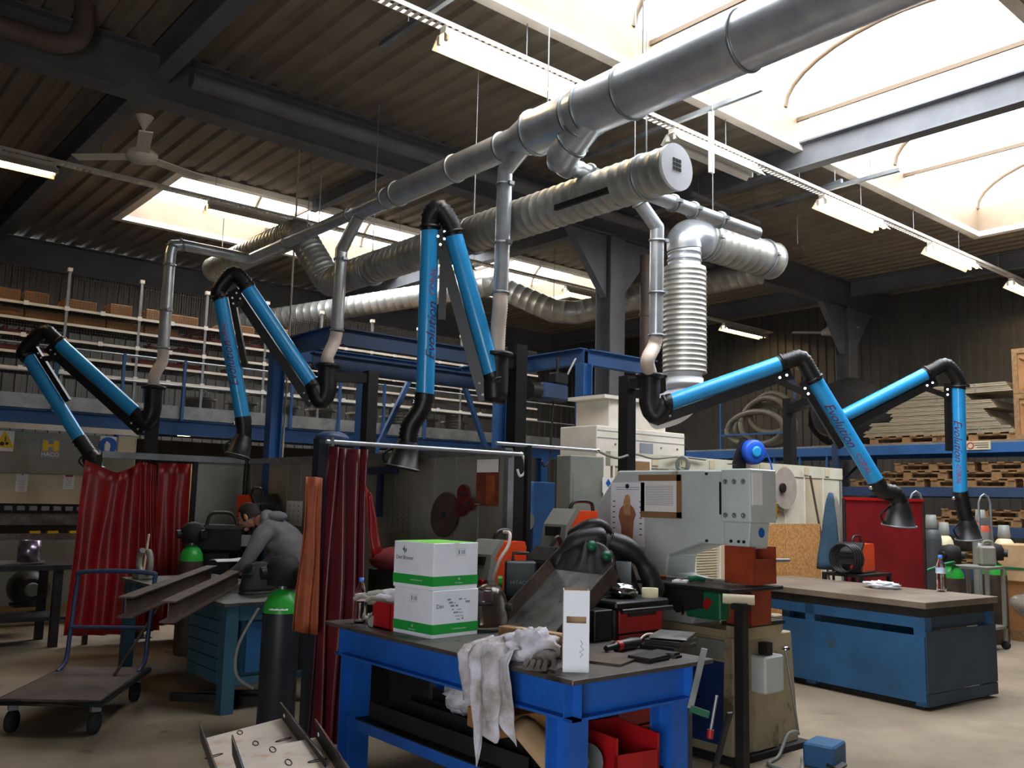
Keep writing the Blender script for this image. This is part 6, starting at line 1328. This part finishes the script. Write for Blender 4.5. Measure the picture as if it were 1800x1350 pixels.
# tilted steel channel
tr = thing('steel_tray', 'wide steel channel tilted up on the blue table', 'steel channel', (3.5, 3.9, TZ))
bl, brr = V((3.46, 4.13, TZ+.004)), V((3.43, 3.56, TZ+.004)); tl, trr = bl+V((.43, .0, .33)), brr+V((.43, .0, .33)); nr = (brr-bl).cross(tl-bl).normalized(); nr = nr if nr.z > 0 else -nr
def slab(a, b, c, d, n_, t, nm, m, par): MB().add([a, b, c, d, a+n_*t, b+n_*t, c+n_*t, d+n_*t], [(0, 1, 2, 3)[::-1], (4, 5, 6, 7), (0, 1, 5, 4), (1, 2, 6, 5), (2, 3, 7, 6), (3, 0, 4, 7)]).build(nm, m, par)
slab(bl, brr, trr, tl, nr, .006, 'web', 'steel', tr); e1 = (brr-bl).normalized()
slab(bl, tl, tl+nr*.09, bl+nr*.09, e1, .006, 'flange', 'rust_steel', tr); slab(brr, trr, trr+nr*.09, brr+nr*.09, -e1, .006, 'flange', 'rust_steel', tr)
bk = thing('black_box_section', 'black steel box propping up the tilted channel', 'block', (3.66, 3.68, TZ)); MB().bx(3.6, 3.74, 3.5, 3.74, TZ, TZ+.17, .004).build('block', 'black', bk); MB().cyl((3.6, 3.56, TZ+.06), (3.592, 3.56, TZ+.06), .012, n=10).build('bolt', 'chrome', bk)
wbk = thing('timber_block', 'short timber block lying behind the open carton', 'timber', (3.05, 3.45, TZ)); MB().box((3.12, 3.42, TZ+.055), (.07, .5, .11), (0, 0, R_(8)), .003).build('block', 'wood', wbk); MB().box((3.12, 3.42, TZ+.1115), (.05, .3, .002), (0, 0, R_(8))).build('grain_face', 'card_light', wbk)
# tall open white carton
oc = at(1012, 1182, z=TZ); ocp = thing('open_carton', 'tall open white carton with a hand hole', 'box', (oc.x, oc.y, TZ)); oM = Matrix.Translation((oc.x+.0, oc.y, TZ)) @ Matrix.Rotation(R_(-42), 4, 'Z'); w_, d_, h_ = .118, .115, .36; t = .004
mb = MB(oM); mb.bx(-w_/2, w_/2, 0, t, 0, .215); mb.bx(-w_/2, w_/2, 0, t, .245, h_); mb.bx(-w_/2, -.045, 0, t, .215, .245); mb.bx(.045, w_/2, 0, t, .215, .245); mb.build('front_panel', 'white', ocp)
mb = MB(oM); mb.bx(-w_/2, w_/2, d_-t, d_, 0, h_-.0); mb.build('back_panel', 'card_light', ocp)
mb = MB(oM); mb.bx(-w_/2, -w_/2+t, t, d_-t, 0, h_); mb.build('side_panel', 'white', ocp)
mb = MB(oM); mb.prism([(t, 0), (d_-t, 0), (d_-t, h_), (d_*.7, h_-.01), (d_*.6, h_-.03), (d_*.4, h_-.02), (d_*.3, h_-.06), (t, h_-.01)], (w_/2-t, 0, 0), Y, Z, (t, 0, 0)); mb.build('side_panel', 'card_light', ocp)
mb = MB(oM); mb.bx(-w_/2+t, w_/2-t, t, d_-t, 0, t); mb.build('bottom', 'card_light', ocp)
mb = MB(oM); mb.tube([(.02, -.001, .14), (.03, -.001, .125), (.02, -.001, .115), (.035, -.001, .1), (.015, -.001, .09), (.03, -.001, .08), (.018, -.001, .065)], .0012, 4); mb.build('handwriting', mat('pen_blue', '#3a4a8a', None, 3, .6), ocp)
# rags
def drape(label, pts_top, pts_edge, pts_bot, m, seed, nm='cloth_rag', amp=.025):
    T, E2, Bo = [[V(p) for p in q_] for q_ in (pts_top, pts_edge, pts_bot)]
    def lp(P, u): t_ = u*(len(P)-1); i = min(int(t_), len(P)-2); return P[i].lerp(P[i+1], t_-i)
    def fn(u, v):
        p = lp(T, u).lerp(lp(E2, u), v/.35) if v < .35 else lp(E2, u).lerp(lp(Bo, u), (v-.35)/.65)
        n1 = noise.noise(V((u*5+seed, v*3, seed))); n2 = noise.noise(V((u*11, v*6+seed, 2)))
        off = V((-1, -.2, 0))*(amp*(.6+n1)+.012*n2+.012*math.sin(u*22+seed)) if v > .33 else V((0, 0, 1))*(.02+amp*1.3*(n1+.45)+.015*n2)
        return p+off
    return one(nm, MB().sheet(fn, 34, 40), m, label, 'rag', thick=.003)
ex = X0-.012
drape('grimy white rag hanging down over the blue table edge', [(3.0, 3.64, TZ+.03), (3.02, 3.45, TZ+.06), (2.98, 3.28, TZ+.03)], [(ex, 3.6, TZ+.01), (ex, 3.42, TZ+.015), (ex, 3.22, TZ+.01)], [(ex-.01, 3.54, TZ-.2), (ex-.015, 3.47, TZ-.16), (ex-.02, 3.42, TZ-.5), (ex-.02, 3.38, TZ-.33), (ex-.01, 3.3, TZ-.36), (ex-.01, 3.25, TZ-.24), (ex-.01, 3.16, TZ-.34)], 'rag', 1.5, amp=.03)
rgb = MB().blob((2.96, 3.3, TZ+.06), (.12, .13, .085), 30, 20, lambda p: 1+.4*noise.noise(p*3.3)+.15*noise.noise(p*8)); one('cloth_rag', rgb, 'rag', 'crumpled white rag heaped on the blue table', 'rag')
gqq = V((2.87, 3.12, TZ)); glove(gqq, R_(215), 'dirty grey glove at the blue table edge under the rags', mat('dirty_glove', '#57504a', '#443e39', 9, .9), 1.05)
# grinder and plates
gr_ = thing('angle_grinder', 'black and red power tool lying on the blue table', 'power tool', (3.35, 3.2, TZ)); g0_ = at(1065, 1140, z=TZ+.03); g1_ = at(1122, 1128, z=TZ+.03)
ORIG[gr_.name] = V((g0_.x, g0_.y, TZ)); gr_.location = ORIG[gr_.name]
MB().tube([g0_, g0_.lerp(g1_, .25), g0_.lerp(g1_, .3), g0_.lerp(g1_, .8), g1_], [.014, .016, .026, .03, .024], 14).build('motor_body', 'black', gr_); MB().tube([g0_.lerp(g1_, .3), g0_.lerp(g1_, .42)], .0275, 14).build('red_ring', 'red', gr_); MB().tube(spline([g1_, g1_+V((.1, .02, .03)), g1_+V((.22, -.02, .01)), g1_+V((.3, -.1, -.02))], 5), .006, 6).build('cable', 'plastic_hose', gr_)
for k, (px, py, z, a, b, yw, m) in enumerate(((1075, 1160, TZ, .3, .22, .35, 'rust_steel'), (1150, 1158, TZ, .28, .14, .1, 'dark_steel'), (1150, 1158, TZ+.0125, .27, .13, .15, 'dark_steel'))):
    p = at(px, py, z=TZ); r = thing('steel_plate', ['rust toned steel plate lying near the open carton', 'dark notched plate at the table end, lower of two', 'dark notched plate at the table end, upper of two'][k], 'steel plate', (p.x, p.y, z)); mb = MB(Matrix.Translation((p.x, p.y, z)) @ Matrix.Rotation(yw, 4, 'Z'))
    mb.prism([(-a/2, -b/2), (a*.1, -b/2), (a*.14, -b*.3), (a*.26, -b*.3), (a*.3, -b/2), (a/2, -b/2), (a/2, b/2), (-a/2, b/2)], (0, 0, 0), X, Y, (0, 0, .012)); mb.build('plate', m, r)
for k in range(3):
    p = at(1182, 1140, z=TZ); r = thing('steel_plate', ['square black plate stacked on the table end, bottom', 'square black plate stacked on the table end, middle', 'square steel plate on top of the table end stack'][k], 'steel plate', (p.x, p.y, TZ+.025*k)); mb = MB(Matrix.Translation((p.x+.02*k, p.y+.03, TZ+.0*k)) @ Matrix.Rotation(R_(12+8*k), 4, 'Z')); mb.box((0, 0, .0125+.0255*k), (.26, .2, .025 if k < 2 else .012), None, .002); mb.build('plate', 'black' if k < 2 else 'steel', r)
pc = at(868, 1130, z=TZ); one('rust_scrap', MB().box((pc.x+.1, pc.y, TZ+.01), (.06, .03, .02), (0, 0, .6), .006), 'rust_steel', 'small rusty scrap piece between helmet and rags', 'scrap')
# F-clamp leaning at the right end, bar
lc = at(1232, 1150, d=4.0); cl_ = thing('bar_clamp', 'steel bar clamp leaning on the table end', 'clamp', (3.83, 2.75, 0)); c0_, c1_ = V((3.84, 2.9, .985)), V((3.82, 2.86, .5)); ORIG[cl_.name] = V((3.82, 2.86, 0)); cl_.location = ORIG[cl_.name]
c0_ = at(1238, 1140, d=4.35); c1_ = at(1213, 1245, d=4.35); MB().bar(c0_, c1_, .008, .03, up=CR).build('bar', 'zinc', cl_); MB().bar(c1_, c1_+CR*.09-Z*.03, .03, .03).build('sliding_jaw', 'dark_green', cl_); MB().cyl(c1_+CR*.1-Z*.1, c1_+CR*.13+Z*.06, .008, n=8).build('spindle', 'zinc', cl_); MB().cyl(c1_+CR*.1-Z*.1, c1_+CR*.095-Z*.14, .016).build('grip', 'red', cl_); MB().bar(c1_, (c1_.x, c1_.y, .0), .008, .02, up=CR).build('lower_bar', 'dark_steel', cl_)
one('flat_bar', MB().bar((3.83, 2.98, 0.02), (3.85, 2.8, .62), .012, .04, up=X), 'dark_steel', 'dark flat bar leaning against the blue table leg', 'steel bar')
# under-shelf stuff
for k, (xx, zz2, hh) in enumerate(((3.0, .348, .09), (3.14, .348, .12), (3.3, .348, .1), (3.46, .348, .12))):
    r = thing('angle_section', ['dark steel angle lying on the lower shelf front', 'dark steel angle second on the lower shelf', 'dark steel angle third on the lower shelf', 'dark steel angle at the back of the lower shelf'][k], 'steel section', (xx, 4.1, zz2)); MB().bx(xx-.05, xx+.05, 3.3+.1*k, 4.72, zz2, zz2+.008).build('leg_flat', 'black_matt', r); MB().bx(xx-.05, xx-.042, 3.3+.1*k, 4.72, zz2+.008, zz2+hh).build('leg_upright', 'black_matt', r)
rg2 = MB().blob((3.2, 4.1, .555), (.13, .12, .09), 26, 18, lambda p: 1+.45*noise.noise(p*3.4)+.15*noise.noise(p*8)); one('cloth_rag', rg2, 'rag', 'crumpled white rag on the lower table shelf', 'rag')
for k, (x, y, z, a, b, h, yw) in enumerate(((3.3, 3.68, .575, .3, .25, .1, .2), (3.15, 3.66, .472, .35, .3, .1, -.1))):
    one('flat_carton', MB().box((x, y, z+h/2), (a, b, h), (0, 0, yw), .004), 'card', ['upper torn brown carton on the lower shelf', 'lower torn brown carton on the lower shelf'][k], 'box')
one('cardboard_sheet', MB().sheet(lambda u, v: (3.0+.25*u, 3.2+.3*v, .36+.16*v+.05*math.sin(u*4)), 6, 6), 'card_light', 'torn cardboard sheet beneath the table by the near leg', 'cardboard', thick=.004)
rbn = sbin((.26, .34, .2)); bnq = at(1135, 1345, d=3.9); rbn.location = (bnq.x+.1, bnq.y+.1, .349); rbn.location = (3.38, 3.13, .3485); rbn['label'] = 'red plastic parts bin on the lower table shelf'; rbn.rotation_euler = (0, 0, R_(-10)); del_ = rbn.get('group')
r = thing('abrasive_disc', 'grey grinding wheel leaning in front of the red bin', 'disc', (3.14, 3.1, .348)); MB().lathe([(.085, 0), (.085, .012)], (3.14, 3.1, .435), (-.8, -.5, .2), 28).build('wheel', 'cyl_grey', r); MB().lathe([(.02, 0), (.02, .016)], (3.14, 3.1, .435), (-.8, -.5, .2), 14).build('bore_ring', 'zinc', r)
# ================================================================== bright steel channels, front left
def tray2(label, fl, fr, nl, fh):
    fl, fr, nl = V(fl), V(fr), V(nl); nrr = fr+(nl-fl); r = thing('steel_channel', label, 'steel channel', (fl+nrr)/2)
    n_ = (fr-fl).cross(nl-fl).normalized(); n_ = n_ if n_.z > 0 else -n_; e_ = (fr-fl).normalized()
    slab(fl, fr, nrr, nl, n_, .005, 'web', 'heat_plate', r)
    for a, b, s_ in ((fl, nl, 1), (fr, nrr, -1)):
        slab(a, b, b+n_*fh, a+n_*fh, e_*s_, .005, 'flange', 'dark_steel', r)
        slab(a+n_*fh, b+n_*fh, b+n_*(fh+.003), a+n_*(fh+.003), e_*s_, .006, 'bright_edge', 'chrome', r)
    ax = (nl-fl)
    for u, v, rt in ((.45, .06, 0), (.08, .32, 1), (.55, .3, 0), (.85, .36, 1)):
        c = fl+(fr-fl)*u+ax*v+n_*.0056; d1_, d2_ = (ax.normalized(), e_) if not rt else (e_, ax.normalized())
        MB().tube([c+d1_*(.035*math.cos(t))+d2_*(.011*math.sin(t)) for t in [2*math.pi*k/14 for k in range(14)]], .0025, 5, True).build('slot_edge', 'dark_steel', r)
    for a, s_ in ((fl, 1), (fr, -1)):
        c = a+ax*.1+n_*(fh*.5)+e_*s_*.006; MB().lathe([(.008, 0), (.008, .002)], c, e_*s_, 10).build('bolt_hole', 'paper', r)
    return r
f1l, f1r, n1l = at(352, 1302, d=3.9), at(497, 1264, d=4.1), at(395, 1425, d=3.05)
tray2('bright steel channel leaning in front of the teal table', f1l, f1r, n1l, .075)
f2l, f2r, n2l = at(408, 1328, d=3.45), at(557, 1298, d=3.6), at(450, 1460, d=2.75)
tray2('bright heat stained steel channel lying over another channel', f2l, f2r, n2l, .075)
ts = thing('steel_trestle', 'low dark trestle under the bright steel channels', 'trestle', (1.7, 2.9, 0))
c_ = (f1l+f1r+f2l+f2r)/4; zt3 = min(f1l.z, f1r.z, f2l.z)-.16
for s_ in (-1, 1): MB().bar(c_.xy.to_3d()+CR*.16*s_+Z*0, V((c_.x, c_.y, zt3))+CR*.12*s_, .04, .04).build('leg', 'dark_steel', ts)
MB().bar(V((c_.x, c_.y, zt3))-CR*.2, V((c_.x, c_.y, zt3))+CR*.25, .05, .05).build('crossbar', 'dark_steel', ts)
MB().bar(V((c_.x, c_.y, .02))-CR*.25, V((c_.x, c_.y, .02))+CR*.25, .3, .03).build('foot', 'dark_steel', ts)
